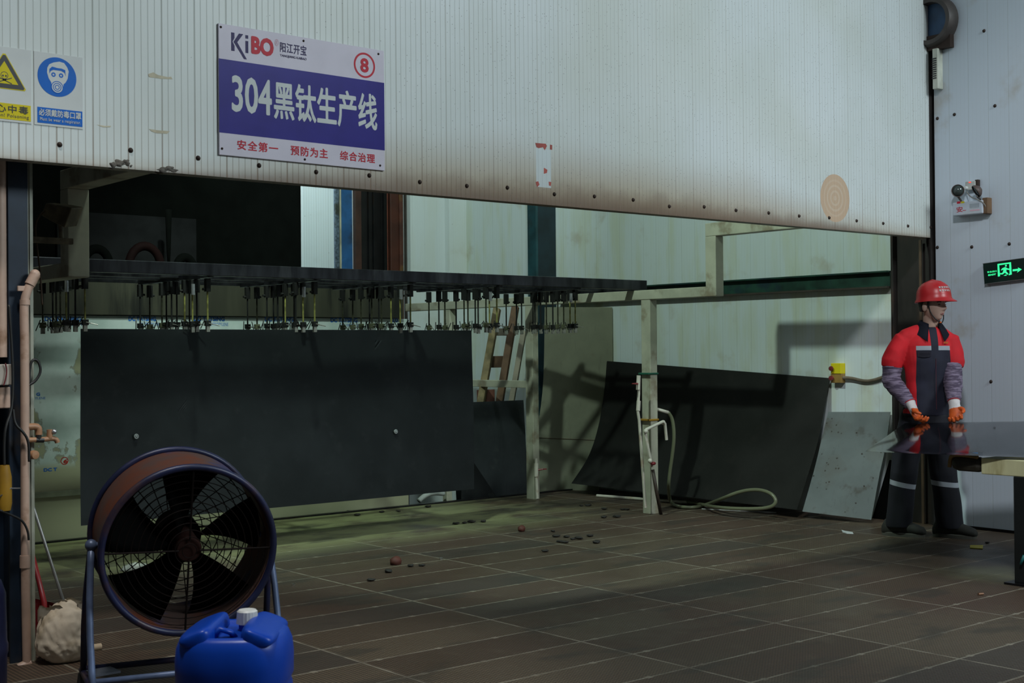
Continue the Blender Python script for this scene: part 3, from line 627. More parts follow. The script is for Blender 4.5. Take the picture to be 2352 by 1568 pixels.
# leaning wooden pallet
WOOD = pm('old_wood', (.20, .15, .075), .8, var=.35, scale=8, stain=(.06, .045, .025), samt=.7); WOODR = pm('red_brown_wood', (.12, .065, .035), .8, var=.35); WOODG = pm('grey_wood', (.22, .19, .14), .8, var=.2)
pl = thing('wooden_pallet', 'old wooden pallet with three rails leaning on the far wall', 'pallet', (8.0, 9.63, -.3))
def plank(nm, a, b, wdt, dep, Y0, Y1, mat):
    A, B = onY(*a, Y0), onY(*b, Y1); d = (A - B); bm = bm_new(); side = d.cross(YA).normalized()
    B = B - d*.9
    for s in (0,): loft(bm, [(B, wdt, dep, side, YA), (A, wdt, dep, side, YA)], 4)
    bmesh.ops.rotate(bm, verts=bm.verts[:], cent=(0, 0, 0), matrix=M.Identity(3)); return obj(nm, bm, mat, pl, .006)
plank('rail', (1142, 708), (1104, 926), .052, .036, 9.66, 9.60, WOOD); plank('rail', (1184, 703), (1147, 926), .052, .036, 9.66, 9.60, WOODR); plank('rail', (1203, 760), (1174, 926), .040, .03, 9.66, 9.60, WOODG)
for (y, Y, x0, x1, hh, mat) in ((762, 9.655, 1143, 1190, .035, WOODG), (831, 9.635, 1122, 1173, .055, WOODR), (915, 9.61, 1104, 1142, .08, pm('red_board', (.16, .06, .04), .8))):
    A, B = onY(x0, y, Y), onY(x1, y, Y); bm = bm_new(); bx(bm, (A.x, Y + .035, A.z - hh), (B.x, Y + .06, A.z + hh)); obj('board', bm, mat, pl, .003)

# ------------------------------------------------------------------ sheets leaning on the right wall
def lean(name, label, profL, profR, mat, th=.003, nv=22, nu=14):     # profiles bottom->top as (X, Y, z)
    def interp(pf, v):
        t = v*(len(pf) - 1); i = min(int(t), len(pf) - 2); f = t - i
        p = [V(q) for q in pf]; p0, p1, p2, p3 = p[max(i - 1, 0)], p[i], p[i + 1], p[min(i + 2, len(p) - 1)]
        return .5*((2*p1) + (p2 - p0)*f + (2*p0 - 5*p1 + 4*p2 - p3)*f*f + (3*p1 - p0 - 3*p2 + p3)*f**3)
    bm = bm_new(); grid(bm, nu, nv, lambda u, v: interp(profL, v).lerp(interp(profR, v), u), th)
    return tag(obj(name, bm, mat, smooth=True, ang=50), label, 'steel sheet')
GREYM = steel_sheet('scratched_grey_sheet', (.40, .40, .29), .5, .05, (.32, .29, .20))
s1 = lean('grey_sheet', 'tall scratched grey sheet leaning in the far corner, behind the white post', [(8.02, 9.6, -.28), (8.10, 9.6, -.045), (8.29, 9.6, .50), (8.365, 9.6, .79), (8.405, 9.6, 1.13), (8.425, 9.6, 1.741)], [(8.45, 8.95, -.28), (8.48, 8.93, -.06), (8.55, 8.90, .42), (8.60, 8.88, .78), (8.625, 8.87, 1.12), (8.63, 8.87, 1.72)], GREYM)
p0, p1 = (8.285, 9.6, .48), (8.56, 8.895, .47)
bm = bm_new(); cyl(bm, V(p0) + V((-.004, 0, 0)), V(p1) + V((-.004, 0, 0)), .003, 6); obj('seam', bm, pm('seam_brown', (.12, .08, .05), .6), s1)
lean('curved_black_sheet', 'wide black steel sheet curved at its foot, leaning on the right wall', [(8.143, 8.93, .095), (8.36, 8.93, .33), (8.49, 8.93, .60), (8.57, 8.93, .92), (8.61, 8.93, 1.215)], [(8.192, 6.40, .071), (8.40, 6.40, .45), (8.47, 6.40, .60), (8.54, 6.40, .80), (8.63, 6.40, 1.08)], steel_sheet('black_brown_steel', (.062, .062, .056), .38, .5, (.075, .070, .062), False))
lean('galvanised_sheet', 'bright galvanised sheet with rust spots curved against the wall beside the column', [(8.235, 6.38, .055), (8.385, 6.38, .362), (8.47, 6.38, .562), (8.60, 6.40, .812)], [(8.36, 5.84, .030), (8.47, 5.84, .36), (8.55, 5.84, .56), (8.625, 5.84, .828)], steel_sheet('galvanised_steel', (.30, .33, .33), .45, .35, (.12, .085, .06), True, .9))

bm = bm_new(); prism(bm, [(5.84, 0), (6.02, 0), (5.86, .46), (5.84, .46)], (WX - .02, 0, 0), YA, ZA, XA, .012)  # added panel: the shade of the gap made into a black shape
tag(obj('gap_shade_panel', bm, BLACK_VOID), 'added black panel for the dark gap behind the galvanised sheet, beside the column', 'board')

# ------------------------------------------------------------------ piping on the right posts
pp = thing('standpipe', 'short white plastic standpipe with red valve beside the far white post', 'pipe', tuple(fl(1235, 1143)))
Yp = 8.80
bm = bm_new(); tube(bm, [onY(1234, 1144, Yp), onY(1232, 1095, Yp), onY(1231, 1052, Yp)], .014, 10); obj('pipe', bm, PVC_WHITE, pp, smooth=True, ang=50)
bm = bm_new(); cyl(bm, onY(1232, 1094, Yp), onY(1231.5, 1064, Yp), .020, 12); obj('coupling', bm, PVC_WHITE, pp, smooth=True, ang=50)
bm = bm_new(); a = onY(1232, 1079, Yp); b = onY(1250, 1077, Yp - .05); cyl(bm, a, b, .010, 8, .006); bx(bm, b - V((.01, .01, .004)), b + V((.02, .01, .004))); obj('valve_handle', bm, RED_VALVE, pp)
vp = thing('valve_pipes', 'white plastic pipes with red valves strapped to the near white post', 'pipe', tuple(fl(1485, 1178)))
Yq = 7.33
bm = bm_new(); tube(bm, [onY(1482, 1165, Yq + .02), onY(1474, 1050, Yq), onY(1468, 965, Yq), onY(1465, 945, Yq), onY(1467, 905, Yq), onY(1468, 862, Yq)], .012, 10); obj('riser_pipe', bm, PVC_WHITE, vp, smooth=True, ang=50)
for y0, y1 in ((862, 895), (920, 943)):
    bm = bm_new(); cyl(bm, onY(1467, y0, Yq), onY(1465.5, y1, Yq), .017, 12); obj('coupling', bm, PVC_WHITE, vp, smooth=True, ang=50)
bm = bm_new(); cyl(bm, onY(1466, 881, Yq), onY(1452, 881, Yq - .03), .009, 8, .004); obj('valve_handle', bm, RED_VALVE, vp)
bm = bm_new(); tube(bm, [onY(1531, 1010, 7.2), onY(1527, 972, 7.2), onY(1522, 968, 7.2), onY(1484, 986, 7.24), onY(1482, 995, 7.24), onY(1494, 1055, 7.25), onY(1497, 1072, 7.25)], .012, 10); obj('tap_pipe', bm, PVC_WHITE, vp, smooth=True, ang=50)
for px in ((1523, 970), (1483, 990), (1493, 1058)):
    bm = bm_new(); sph(bm, onY(*px, 7.22), .019, 10, 8); obj('coupling', bm, PVC_WHITE, vp, smooth=True)
bm = bm_new(); sph(bm, onY(1500, 1064, 7.22), .018, 10, 8, (1.6, 1, .8)); obj('valve_handle', bm, RED_VALVE, vp, smooth=True)
bm = bm_new(); tube(bm, [onY(1499, 1078, 7.25), onY(1508, 1130, 7.22), fl(1518, 1181)], .014, 8); obj('lower_pipe', bm, pm('dark_pipe', (.045, .03, .022), .6), vp, smooth=True)
for y, mt in ((858, pm('green_tape', (.01, .10, .06), .4)), (964, pm('amber_tape', (.33, .17, .012), .4))):
    z = onX(1488, y, 7.6).z; bm = bm_new(); bx(bm, (7.575, 7.375, z - .008), (7.69, 7.495, z + .008)); obj('tape_band', bm, mt, vp, .004)
bm = bm_new(); tube(bm, [onX(1504, 938, 7.69), onX(1514, 941, 7.72), onX(1535, 947, 7.78)], .014, 10); obj('hose_stub', bm, PVC_WHITE, vp, smooth=True)
g = G('clear_hose'); HOSE = g.fin(g.mix(.5, (.12, .13, .075), (.17, .18, .11)), .22, 0, .6)
bm = bm_new(); XH = 7.82
tube(bm, [onX(1535, 947, 7.78), onX(1545, 962, XH), onX(1549, 1000, XH), onX(1545, 1040, XH), onX(1538, 1085, XH), onX(1535, 1120, XH), fl(1538, 1150, .03), fl(1552, 1163, .016), fl(1590, 1166, .016), fl(1620, 1160, .016), onX(1665, 1142, 7.90), onX(1700, 1128, 7.95), onX(1740, 1123, 7.98), onX(1772, 1132, 7.98), onX(1785, 1152, 7.98), onX(1770, 1166, 7.96), onX(1720, 1169, 7.92), onX(1650, 1166, 7.86), fl(1602, 1156, .016), fl(1560, 1150, .016)], .0145, 10, 2)
tag(obj('water_hose', bm, HOSE, smooth=True), 'clear olive water hose hanging from the near post and looped on the floor', 'hose')
bm = bm_new(); cyl(bm, fl(1371, 1138, .014), fl(1602, 1155, .014), .0135, 12); tag(obj('white_pipe', bm, PVC_WHITE, smooth=True, ang=50), 'white plastic pipe lying on the floor behind the near post', 'pipe')
bm = bm_new(); cyl(bm, fl(1612, 1168.5, .004), fl(1783, 1177, .004), .004, 8); tag(obj('thin_rod', bm, pm('bright_rod', (.6, .6, .58), .3, .4), smooth=True, ang=50), 'thin bright metal rod lying in front of the hose loop', 'rod')
# push-button boxes on the wall
eb = thing('emergency_switch', 'yellow emergency stop box above a rusty one on the right wall', 'switch', tuple(onX(1915, 860, WX - .03)))
XW = WX - .055
def wbox(nm, x, y, X, Y, d, mat, par, bev=.004, Xw=None):
    xf = (Xw or WX) - d; a, b = onX(x, Y, xf), onX(X, y, xf); bm = bm_new(); bx(bm, (xf, b.y, a.z), (Xw or WX, a.y, b.z)); return obj(nm, bm, mat, par, bev)
wbox('switch_box', 1908, 834, 1931, 858, .06, WARN_YELLOW, eb); wbox('switch_box', 1908, 858, 1932, 879, .055, pm('rusty_yellow', (.22, .13, .03), .6, var=.4), eb)
for px in ((1913, 846), (1913, 868)):
    p = onX(*px, XW); bm = bm_new(); lathe(bm, p, -XA, [(0, .035), (.018, .032), (.020, .02), (.010, .015), (.010, 0)], 16); obj('stop_button', bm, pm('stop_red', (.15, .018, .02), .45), eb, smooth=True, ang=50)
bm = bm_new(); tube(bm, [onX(1932, 867, WX - .03), onX(1955, 868, WX - .02), onX(1985, 876, WX - .02), onX(2010, 873, WX - .02), onX(2043, 860, WX - .02)], .014, 10, 2); obj('conduit', bm, pm('rusty_conduit', (.14, .105, .07), .6, var=.4), eb, smooth=True)

# ------------------------------------------------------------------ fittings on the right wall, front part
for x, y in ((2153, 568), (2232, 567), (2318, 560), (2153, 272), (2192, 263), (2285, 243), (2276, 876), (2260, 71)):
    p = onX(x, y, WX); bm = bm_new(); lathe(bm, p, -XA, [(0, .010), (.009, .008), (.013, 0)], 10)
    tag(obj('wall_screw', bm, SCREW, smooth=True), 'rusty screw head in the bare right wall panel', 'screw', 'screws in the right wall')
el = thing('emergency_light', 'white twin head emergency light box high on the right wall', 'emergency light', tuple(onX(2225, 478, WX - .04)))
wbox('battery_box', 2188, 459, 2256, 496, .075, pm('box_white', (.50, .55, .62), .4, var=.05, stain=(.4, .38, .30), samt=.3), el, .006)
UX, UZ, UN = -YA, ZA, -XA
def wl(x, y, X, Y, xf): a, b = onX(x, Y, xf), onX(X, y, xf); return (-a.y, a.z, -b.y, b.z)
xf = WX - .075; OW = V((xf, 0, 0))
lettering('安', wl(2197, 474, 2211, 488, xf), OW, UX, UZ, UN, SIGN_RED, el, .01, name='emblem')
for q, mt in (((2198, 462, 2206, 468), SIGN_RED), ((2207, 462, 2215, 467), WARN_YELLOW), ((2211, 482, 2219, 484), SIGN_RED), ((2228, 480, 2250, 485), SIGN_PINK), ((2227, 466, 2249, 478), pm('label_grey', (.30, .34, .38), .5))):
    b = wl(*q, xf); flat('sticker', [(b[0], b[1]), (b[2], b[1]), (b[2], b[3]), (b[0], b[3])], OW, UX, UZ, UN, mt, el)
wbox('side_cover', 2256, 453, 2268, 491, .06, pm('rust_side', (.16, .09, .045), .6), el)
for px, ax, sc in ((2200, 438, ), (-.85, -.45, -.1), 1), ((2244, 438), (-.55, .55, -.5), 1.05):
    p = onX(*px, WX - .09); d = V(ax).normalized(); hd = bm_new()
    lathe(hd, p, d, [(0, -.035), (.020, -.03), (.040*sc, -.01), (.046*sc, .005), (.044*sc, .012), (.040*sc, .008)], 24); h = obj('lamp_head', hd, pm('lamp_shell', (.10, .07, .06), .5), el, smooth=True, ang=60)
    hd = bm_new(); lathe(hd, p, d, [(0, .010), (.040*sc, .007), (.0395*sc, .002), (0, .002)], 24); obj('lens', hd, pm('lens_dark', (.05, .065, .062), .12), h, smooth=True)
    hd = bm_new(); cyl(hd, p + V((0, 0, -.04)), V((WX - .045, p.y, onX(2225, 462, WX).z)), .008, 8); obj('swivel', hd, pm('swivel_grey', (.12, .11, .10), .5), h)
sk = thing('wall_socket', 'small white socket block with red light above the emergency light', 'socket', tuple(onX(2227, 422, WX - .02)))
wbox('socket_body', 2217, 415, 2239, 437, .04, pm('socket_white', (.42, .43, .40), .5), sk, .003)
wbox('dark_side', 2239, 412, 2246, 428, .03, SCREW, sk, .002)
xf = WX - .04; OW = V((xf, 0, 0)); b = wl(2225, 417, 2230, 420, xf); flat('pilot_light', [(b[0], b[1]), (b[2], b[1]), (b[2], b[3]), (b[0], b[3])], OW, UX, UZ, UN, pm('pilot_red', (.8, .05, .04), .4, emit=((1, .05, .03), 1.2)), sk)
bm = bm_new(); lathe(bm, onX(2220, 432, xf), -XA, [(0, .03), (.013, .028), (.013, 0)], 12); obj('plug', bm, LABEL_WHITE, sk, smooth=True, ang=50)
bm = bm_new(); tube(bm, [onX(2220, 440, xf), onX(2228, 452, WX - .085), onX(2245, 458, WX - .085), onX(2260, 466, WX - .07), onX(2266, 480, WX - .05)], .004, 6, 2); obj('cord', bm, pm('grey_cord', (.22, .21, .19), .5), sk, smooth=True)
# exit sign (tilted in the wall plane)
ex = thing('exit_sign', 'black exit sign with glowing green running figure and arrow', 'sign', (WX - .02, 4.9, 1.85))
ang = R(4.0); c0 = onX(2310, 622, WX - .03); eu = V((0, -cos(ang), sin(ang))); ev = V((0, sin(ang), cos(ang)))
bm = bm_new(); W2, H2 = .170, .072; xf = WX - .03
prism(bm, [(-W2, -H2), (W2, -H2), (W2, H2), (-W2, H2)], V((WX - .002, c0.y, c0.z)), eu, ev, -XA, .028); obj('panel', bm, pm('exit_black', (.008, .022, .018), .3), ex, .002)
OE = V((WX - .030, c0.y, c0.z)); GRN = pm('exit_green', (.02, .8, .3), .4, emit=((.05, 1.0, .36), .85))
def eb_(px, py):      # pixel -> sign coordinates
    p = onX(px, py, WX - .03) - OE; return (p.dot(eu), p.dot(ev))
bm = bm_new()
for s in (1, -1): prism(bm, [(-W2 - .003, s*(H2 + .003)), (W2 + .003, s*(H2 + .003)), (W2 + .003, s*H2), (-W2 - .003, s*H2)], OE, eu, ev, -XA, .002)
obj('rim', bm, pm('rim_grey', (.25, .25, .25), .4, .5), ex)
def eflat(pts): flat('running_figure', [eb_(*q) for q in pts], OE, eu, ev, -XA, GRN, ex, .0005)
eflat([(2291, 606), (2322, 602), (2322, 605), (2295, 609), (2297, 634), (2292, 635)]); eflat([(2318, 603), (2322, 602), (2324, 630), (2317, 632), (2317, 629), (2319, 628)])
flat('running_figure', disc_pts(eb_(2310.5, 610), .0068, n=16), OE, eu, ev, -XA, GRN, ex, .0005)
eflat([(2302, 616), (2309, 613), (2314, 616), (2319, 617), (2319, 620), (2312, 619), (2311, 623), (2316, 628), (2314, 631), (2308, 626), (2303, 630), (2297, 630), (2297, 627), (2302, 627), (2305, 621), (2304, 619), (2301, 621), (2299, 620)])
eflat([(2305, 633), (2311, 630), (2312, 633)])
eflat([(2326, 618.5), (2339, 617), (2338, 614), (2347, 618.5), (2336, 626), (2338, 621.5), (2326, 623)])
a, b = eb_(2268, 629), eb_(2289, 621); lettering('安全出口', (a[0], a[1] + .006, b[0], b[1] + .003), OE, eu, ev, -XA, GRN, ex, .02)
a, b = eb_(2270, 635), eb_(2288, 629); lettering('EXIT', (a[0], a[1] + .004, b[0], b[1] + .004), OE, eu, ev, -XA, GRN, ex, .05)
# wall vent fan and electrical box, half hidden behind the panel edge
vf = thing('wall_fan', 'round dark exhaust fan on the wall, half hidden behind the panel edge', 'fan', tuple(onX(2152, 50, WX)))
p = onX(2138, 50, WX - .06); rr = .19
bm = bm_new(); lathe(bm, (WX, p.y, p.z), -XA, [(rr - .055, 0), (rr, 0), (rr, .05), (rr - .02, .09), (rr - .05, .09), (rr - .055, .02)], 40, True); obj('housing', bm, pm('fan_brown', (.055, .045, .040), .5, var=.3), vf, smooth=True, ang=40)
bm = bm_new(); lathe(bm, (WX - .01, p.y, p.z), -XA, [(0, .02), (rr - .05, .02), (rr - .05, 0), (0, 0)], 32); obj('blue_disc', bm, pm('fan_blue', (.02, .06, .13), .5), vf)
bm = bm_new(); bx(bm, (WX - .05, p.y - .15, p.z - rr - .02), (WX, p.y + .1, p.z - rr + .09)); obj('bracket', bm, SCREW, vf); bm = bm_new(); bx(bm, (WX - .05, p.y - .12, p.z + rr - .02), (WX, p.y + .1, p.z + rr + .05)); obj('bracket', bm, SCREW, vf)
cb = thing('control_box', 'narrow cream electrical box behind the panel edge, below the round fan', 'box', tuple(onX(2150, 160, WX)))
wbox('case', 2142, 110, 2153, 205, .07, pm('cream_box', (.50, .52, .44), .5), cb, .004)
for k in range(10):
    y = 134 + k*5; p = onX(2149, y, WX - .07); bm = bm_new(); bx(bm, (p.x - .003, p.y - .006, p.z - .004), (p.x, p.y + .03, p.z + .004)); obj('vent_slot', bm, INK, cb)

# ------------------------------------------------------------------ left edge: pipes, boxes, lamp, cables
YP = 5.66
lp = thing('drain_pipe', 'pale stained vertical pipe with bent top in front of the blue column', 'pipe', (2.02, YP, 0))
bm = bm_new(); tube(bm, [onY(62, 1524, YP), onY(57.5, 1300, YP), onY(57, 800, YP), onY(55, 720, YP), onY(56, 690, YP), onY(64, 662, YP), onY(74, 648, YP)], .0185, 16, 1); obj('pipe', bm, PVC_PINK, lp, smooth=True, ang=50)
bm = bm_new(); cyl(bm, onY(68, 654, YP), onY(81, 630, YP), .0225, 16); sph(bm, onY(80, 630, YP), .0222, 14, 10); obj('elbow', bm, PVC_PINK, lp, smooth=True, ang=60)
for y0, y1 in ((1275, 1303), (688, 700)):
    bm = bm_new(); cyl(bm, onY(57, y0, YP), onY(57, y1, YP), .0215, 16); obj('collar', bm, PVC_PINK, lp, smooth=True, ang=50)
bm = bm_new(); tube(bm, [onY(70, 1522, YP), onY(58, 1527, YP), onY(42, 1535, YP)], .021, 12); obj('foot_elbow', bm, PVC_PINK, lp, smooth=True, ang=50)
bm = bm_new(); bx(bm, onY(42, 665, YP) - V((.004, .006, .006)), onY(64, 660, YP) + V((.004, .006, .006))); obj('pipe_clip', bm, PVC_PINK, lp, .002)
bm = bm_new(); p = onY(69.5, 1000, YP); cyl(bm, (p.x - .002, YP + .03, 0), (p.x - .002, YP + .03, 1.6), .006, 8); tag(obj('red_brown_rod', bm, pm('rod_rust', (.10, .035, .02), .6), smooth=True), 'thin red brown rod standing close behind the pale drain pipe', 'rod')
tp = thing('water_tap', 'tan plastic water tap branching off the pale drain pipe', 'tap', tuple(onY(80, 1000, YP)))
bm = bm_new(); tube(bm, [onY(62, 980, YP), onY(84, 979, YP), onY(89, 984, YP), onY(89, 998, YP)], .015, 12, 1); obj('elbow', bm, PVC_TAN, tp, smooth=True, ang=60)
bm = bm_new(); cyl(bm, onY(88, 998, YP), onY(88, 1012, YP), .012, 10); cyl(bm, onY(82, 1010, YP), onY(100, 1010, YP), .012, 10); obj('joint', bm, CABLE, tp)
bm = bm_new(); tube(bm, [onY(66, 1010, YP), onY(100, 1009, YP), onY(122, 1006, YP), onY(130, 1010, YP), onY(132, 1016, YP)], .011, 10, 1); cyl(bm, onY(114, 1006, YP), onY(114, 986, YP), .013, 12); obj('tap_body', bm, PVC_TAN, tp, smooth=True, ang=60)
bm = bm_new(); sph(bm, onY(124, 991, YP - .01), .012, 10, 8); obj('tap_knob', bm, SILVER, tp, smooth=True)
bm = bm_new(); lathe(bm, onY(76, 1044, YP), V((.3, -1, 0)), [(0, .02), (.018, .018), (.020, 0), (.01, -.03)], 16); tag(obj('pipe_plug', bm, PVC_TAN, smooth=True, ang=50), 'round tan pipe plug under the water tap', 'pipe plug')
bm = bm_new(); cyl(bm, onY(2, 820, 5.72), (onY(2, 820, 5.72).x, 5.72, 2.3), .026, 14); tag(obj('side_pipe', bm, PVC_PINK, smooth=True, ang=50), 'pale vertical pipe at the extreme left edge above the white box', 'pipe')
jb = thing('junction_box', 'white junction box with a red wire at the left edge', 'box', tuple(onY(12, 860, 5.66)))
def ybox(nm, x, y, X, Y, yf, d, mat, par, bev=.004): a, b = onY(x, Y, yf), onY(X, y, yf); bm = bm_new(); bx(bm, (a.x, yf, a.z), (b.x, yf + d, b.z)); return obj(nm, bm, mat, par, bev)
ybox('case', -14, 836, 28, 885, 5.64, .07, pm('ivory_box', (.40, .36, .31), .5, var=.1), jb); ybox('lower_block', -6, 888, 24, 938, 5.66, .05, PVC_PINK, jb)
bm = bm_new(); tube(bm, [onY(12, 834, 5.63), onY(16, 850, 5.63), onY(13, 870, 5.63), onY(8, 885, 5.63)], .003, 6, 2); obj('red_wire', bm, pm('wire_red', (.12, .012, .015), .5), jb, smooth=True)
yt = thing('yellow_pendant', 'yellow crane pendant control hanging at the left edge', 'control', tuple(onY(10, 1120, 5.6)))
a = onY(10, 1068, 5.6); b = onY(10, 1172, 5.6); bm = bm_new()
loft(bm, [(b, .026, .022, XA, YA), (b + ZA*.03, .032, .026, XA, YA), (a - ZA*.05, .030, .026, XA, YA), (a, .020, .02, XA, YA)], 12); obj('grip', bm, pm('amber_plastic', (.30, .16, .012), .45, var=.2), yt, smooth=True, ang=50)
bm = bm_new(); tube(bm, [a, onY(9, 1020, 5.6), onY(12, 980, 5.6), onY(28, 940, 5.62), onY(30, 860, 5.63), onY(26, 780, 5.63), onY(20, 700, 5.63)], .006, 8, 2); obj('cord', bm, CABLE, yt, smooth=True)
bm = bm_new(); tube(bm, [onY(0, 1140, 5.58), onY(24, 1121, 5.58), onY(46, 1121, 5.62)], .003, 6); tag(obj('tie_wire', bm, pm('grey_wire', (.2, .2, .2), .4), smooth=True), 'thin grey tie wire crossing the yellow pendant control', 'wire')
bm = bm_new(); tube(bm, [onY(30, 940, 5.64), onY(34, 975, 5.63), onY(52, 990, 5.62), onY(66, 1012, 5.62), onY(67, 1060, 5.62)], .006, 8, 2); tag(obj('loose_cable', bm, CABLE, smooth=True), 'black cable sagging across the drain pipe below the junction box', 'cable')
bm = bm_new(); tube(bm, [onY(66, 884, YP), onY(82, 875, YP), onY(95, 852, YP), onY(88, 828, YP), onY(76, 824, YP), onY(68, 840, YP), onY(67, 880, YP)], .006, 8, 2); tag(obj('cable_loop', bm, CABLE, smooth=True), 'black cable loop sticking out right of the drain pipe', 'cable')
bm = bm_new(); tube(bm, [onY(0, 1172, 5.58), onY(30, 1184, 5.6), onY(52, 1195, 5.62), onY(64, 1218, 5.62), onY(66, 1240, 5.62)], .005, 8, 2); tag(obj('low_cable', bm, CABLE, smooth=True), 'black cable below the yellow pendant control', 'cable')
# flood light on the left riser
fd = thing('flood_light', 'rusty boxy flood light on an arm by the left white riser', 'lamp', tuple(onY(140, 490, 6.5)))
c = onY(141, 490, 6.5); ax = V((.55, -.75, -.28)).normalized(); sd = ax.cross(ZA).normalized(); upv = sd.cross(ax)
RUSTY = pm('rusty_lamp', (.16, .125, .075), .6, var=.45, scale=14, stain=(.06, .04, .02), samt=.7)
bm = bm_new(); loft(bm, [(c - ax*.085, .052, .04, sd, upv), (c + ax*.01, .075, .055, sd, upv), (c + ax*.075, .085, .062, sd, upv)], 4)
bmesh.ops.rotate(bm, verts=bm.verts[:], cent=c, matrix=M.Rotation(pi/4, 3, ax)); obj('lamp_housing', bm, RUSTY, fd, .006)
bm = bm_new(); bx(bm, (2.33, 6.47, c.z - .155), (c.x + .05, 6.50, c.z - .125)); obj('arm', bm, RUSTY, fd, .003)
bm = bm_new(); cyl(bm, V((c.x, 6.5, c.z - .14)), c - upv*.03, .012, 10); obj('bracket', bm, RUSTY, fd)
bm = bm_new(); tube(bm, [c - ax*.085, onY(92, 492, 6.5), onY(80, 515, 6.5), onY(84, 560, 6.5), onY(92, 620, 6.48), onY(97, 700, 6.48)], .005, 6, 2); obj('cord', bm, pm('rust_cord', (.07, .04, .02), .6), fd, smooth=True)

# ------------------------------------------------------------------ foreground left: sack, rod, red scoop, barrel
pw = fl(135, 1517); sk2 = thing('woven_sack', 'crumpled dirty white woven sack on the floor by the drain pipe', 'sack', tuple(pw))
g = G('woven_white'); wv = g.m('MULTIPLY', g.line(g.x, .006, .1, .3), g.line(g.z, .006, .1, .3))
SACK = g.fin(g.mix(g.sm(g.noise(9, 4), .45, .68), (.74, .64, .50), (.50, .40, .27)), .85)
bm = bm_new(); q = bmesh.ops.create_icosphere(bm, subdivisions=5, radius=1)
for v in q['verts']:
    p_ = v.co; a_ = atan2(p_.y, p_.x)
    crease = abs(NZ.noise(V((p_.x*3.1 + 2*p_.z, p_.y*3.1, p_.z*1.2 + 4)))); fine_ = abs(NZ.noise(V((p_.x*7, p_.y*7 + 3*p_.x, p_.z*4 + 9))))
    n = NZ.noise(p_*.9 + V((7, 4, 1)))*.22 - .16*(.3 - min(.3, crease)) + .07*fine_
    sq = 1 + .22*max(0, -p_.z); d = p_*(1 + n); v.co = V((pw.x + .02 + d.x*.112*sq, pw.y + d.y*.105*sq, max(.002, .105 + d.z*(.155 if p_.z > 0 else .112))))
obj('sack_body', bm, SACK, sk2, smooth=True)
bm = bm_new()
for i in range(3):
    a0 = (.3, 1.5, 2.6)[i]; pts = []
    for k in range(9): pts.append((.03 + .075*k/8, .02*sin(k*1.9 + i)))
    cc = V((pw.x - .045 + .06*i, pw.y - .03, .185 + .010*i))
    grid(bm, 8, 4, lambda u, v: cc + V((-.06 + .12*u, .03*sin(5*u + i) - .01, .065*v*(1 - .5*abs(u - .4)) + .012*sin(11*u + 3*i))))
bmesh.ops.solidify(bm, geom=bm.faces[:], thickness=.002); obj('sack_mouth', bm, pm('sack_white', (.62, .58, .50), .85), sk2, smooth=True)
bm = bm_new(); a, b = onY(72, 1150, 5.76), onY(160, 1425, 5.55); cyl(bm, b, a, .007, 10); tag(obj('metal_rod', bm, pm('grey_rod', (.22, .22, .21), .35, .5), smooth=True, ang=50), 'grey metal rod standing in the white sack, leaning left', 'rod')
rs = thing('red_scoop', 'red plastic scoop with handle behind the white sack', 'scoop', tuple(fl(92, 1400)))
a, b = onY(74, 1270, 6.0), onY(101, 1384, 5.95); bm = bm_new(); loft(bm, [(a, .010, .01), (b, .016, .012), (b - ZA*.15, .02, .015)], 10); RED = pm('red_plastic', (.24, .012, .014), .4); obj('handle', bm, RED, rs, smooth=True)
bm = bm_new(); p = onY(85, 1385, 5.98); grid(bm, 6, 4, lambda u, v: V((p.x - .10 + .2*u, 5.97 + .05*sin(pi*u), .02 + .22*v*(1 - .3*u))), .004); obj('pan', bm, RED, rs, smooth=True)
bm = bm_new(); bx(bm, onY(67, 1195, 6.1), onY(76, 1222, 6.1) + V((0, .02, 0))); tag(obj('red_tag', bm, RED, bevel=.003), 'small red block behind the drain pipe, above the red scoop', 'tag')
bm = bm_new(); cyl(bm, fl(190, 1490, .015), fl(232, 1484, .015), .015, 10); tag(obj('tan_stick', bm, pm('tan_stick_wood', (.40, .30, .20), .7), smooth=True, ang=50), 'short tan stick on the floor right of the sack', 'stick')
br = thing('dark_barrel', 'dark blue plastic barrel cut by the left edge of the picture', 'barrel', tuple(fl(-20, 1625)))
c = V((1.47, 4.83, 0)); bm = bm_new(); lathe(bm, c, ZA, [(0, 0), (.145, 0), (.155, .02), (.158, .25), (.162, .26), (.162, .29), (.158, .30), (.155, .47), (.14, .515), (.10, .53), (0, .53)], 40); obj('barrel_body', bm, pm('navy_plastic', (.006, .007, .030), .4), br, smooth=True, ang=60)
bm = bm_new(); lathe(bm, c + V((.05, -.05, .53)), ZA, [(0, .02), (.03, .02), (.03, 0)], 16); obj('bung', bm, pm('navy_plastic', (.006, .007, .030), .4), br, smooth=True, ang=50)
bm = bm_new(); p = fl(310, 1303, .03); blob(bm, p, .05, (1.6, .6, .55), .5, 2.2, 4); tag(obj('rag', bm, pm('pale_rag', (.40, .42, .36), .85, var=.35, scale=20), smooth=True), 'pale crumpled rag on the floor, seen through the drum fan', 'rag')

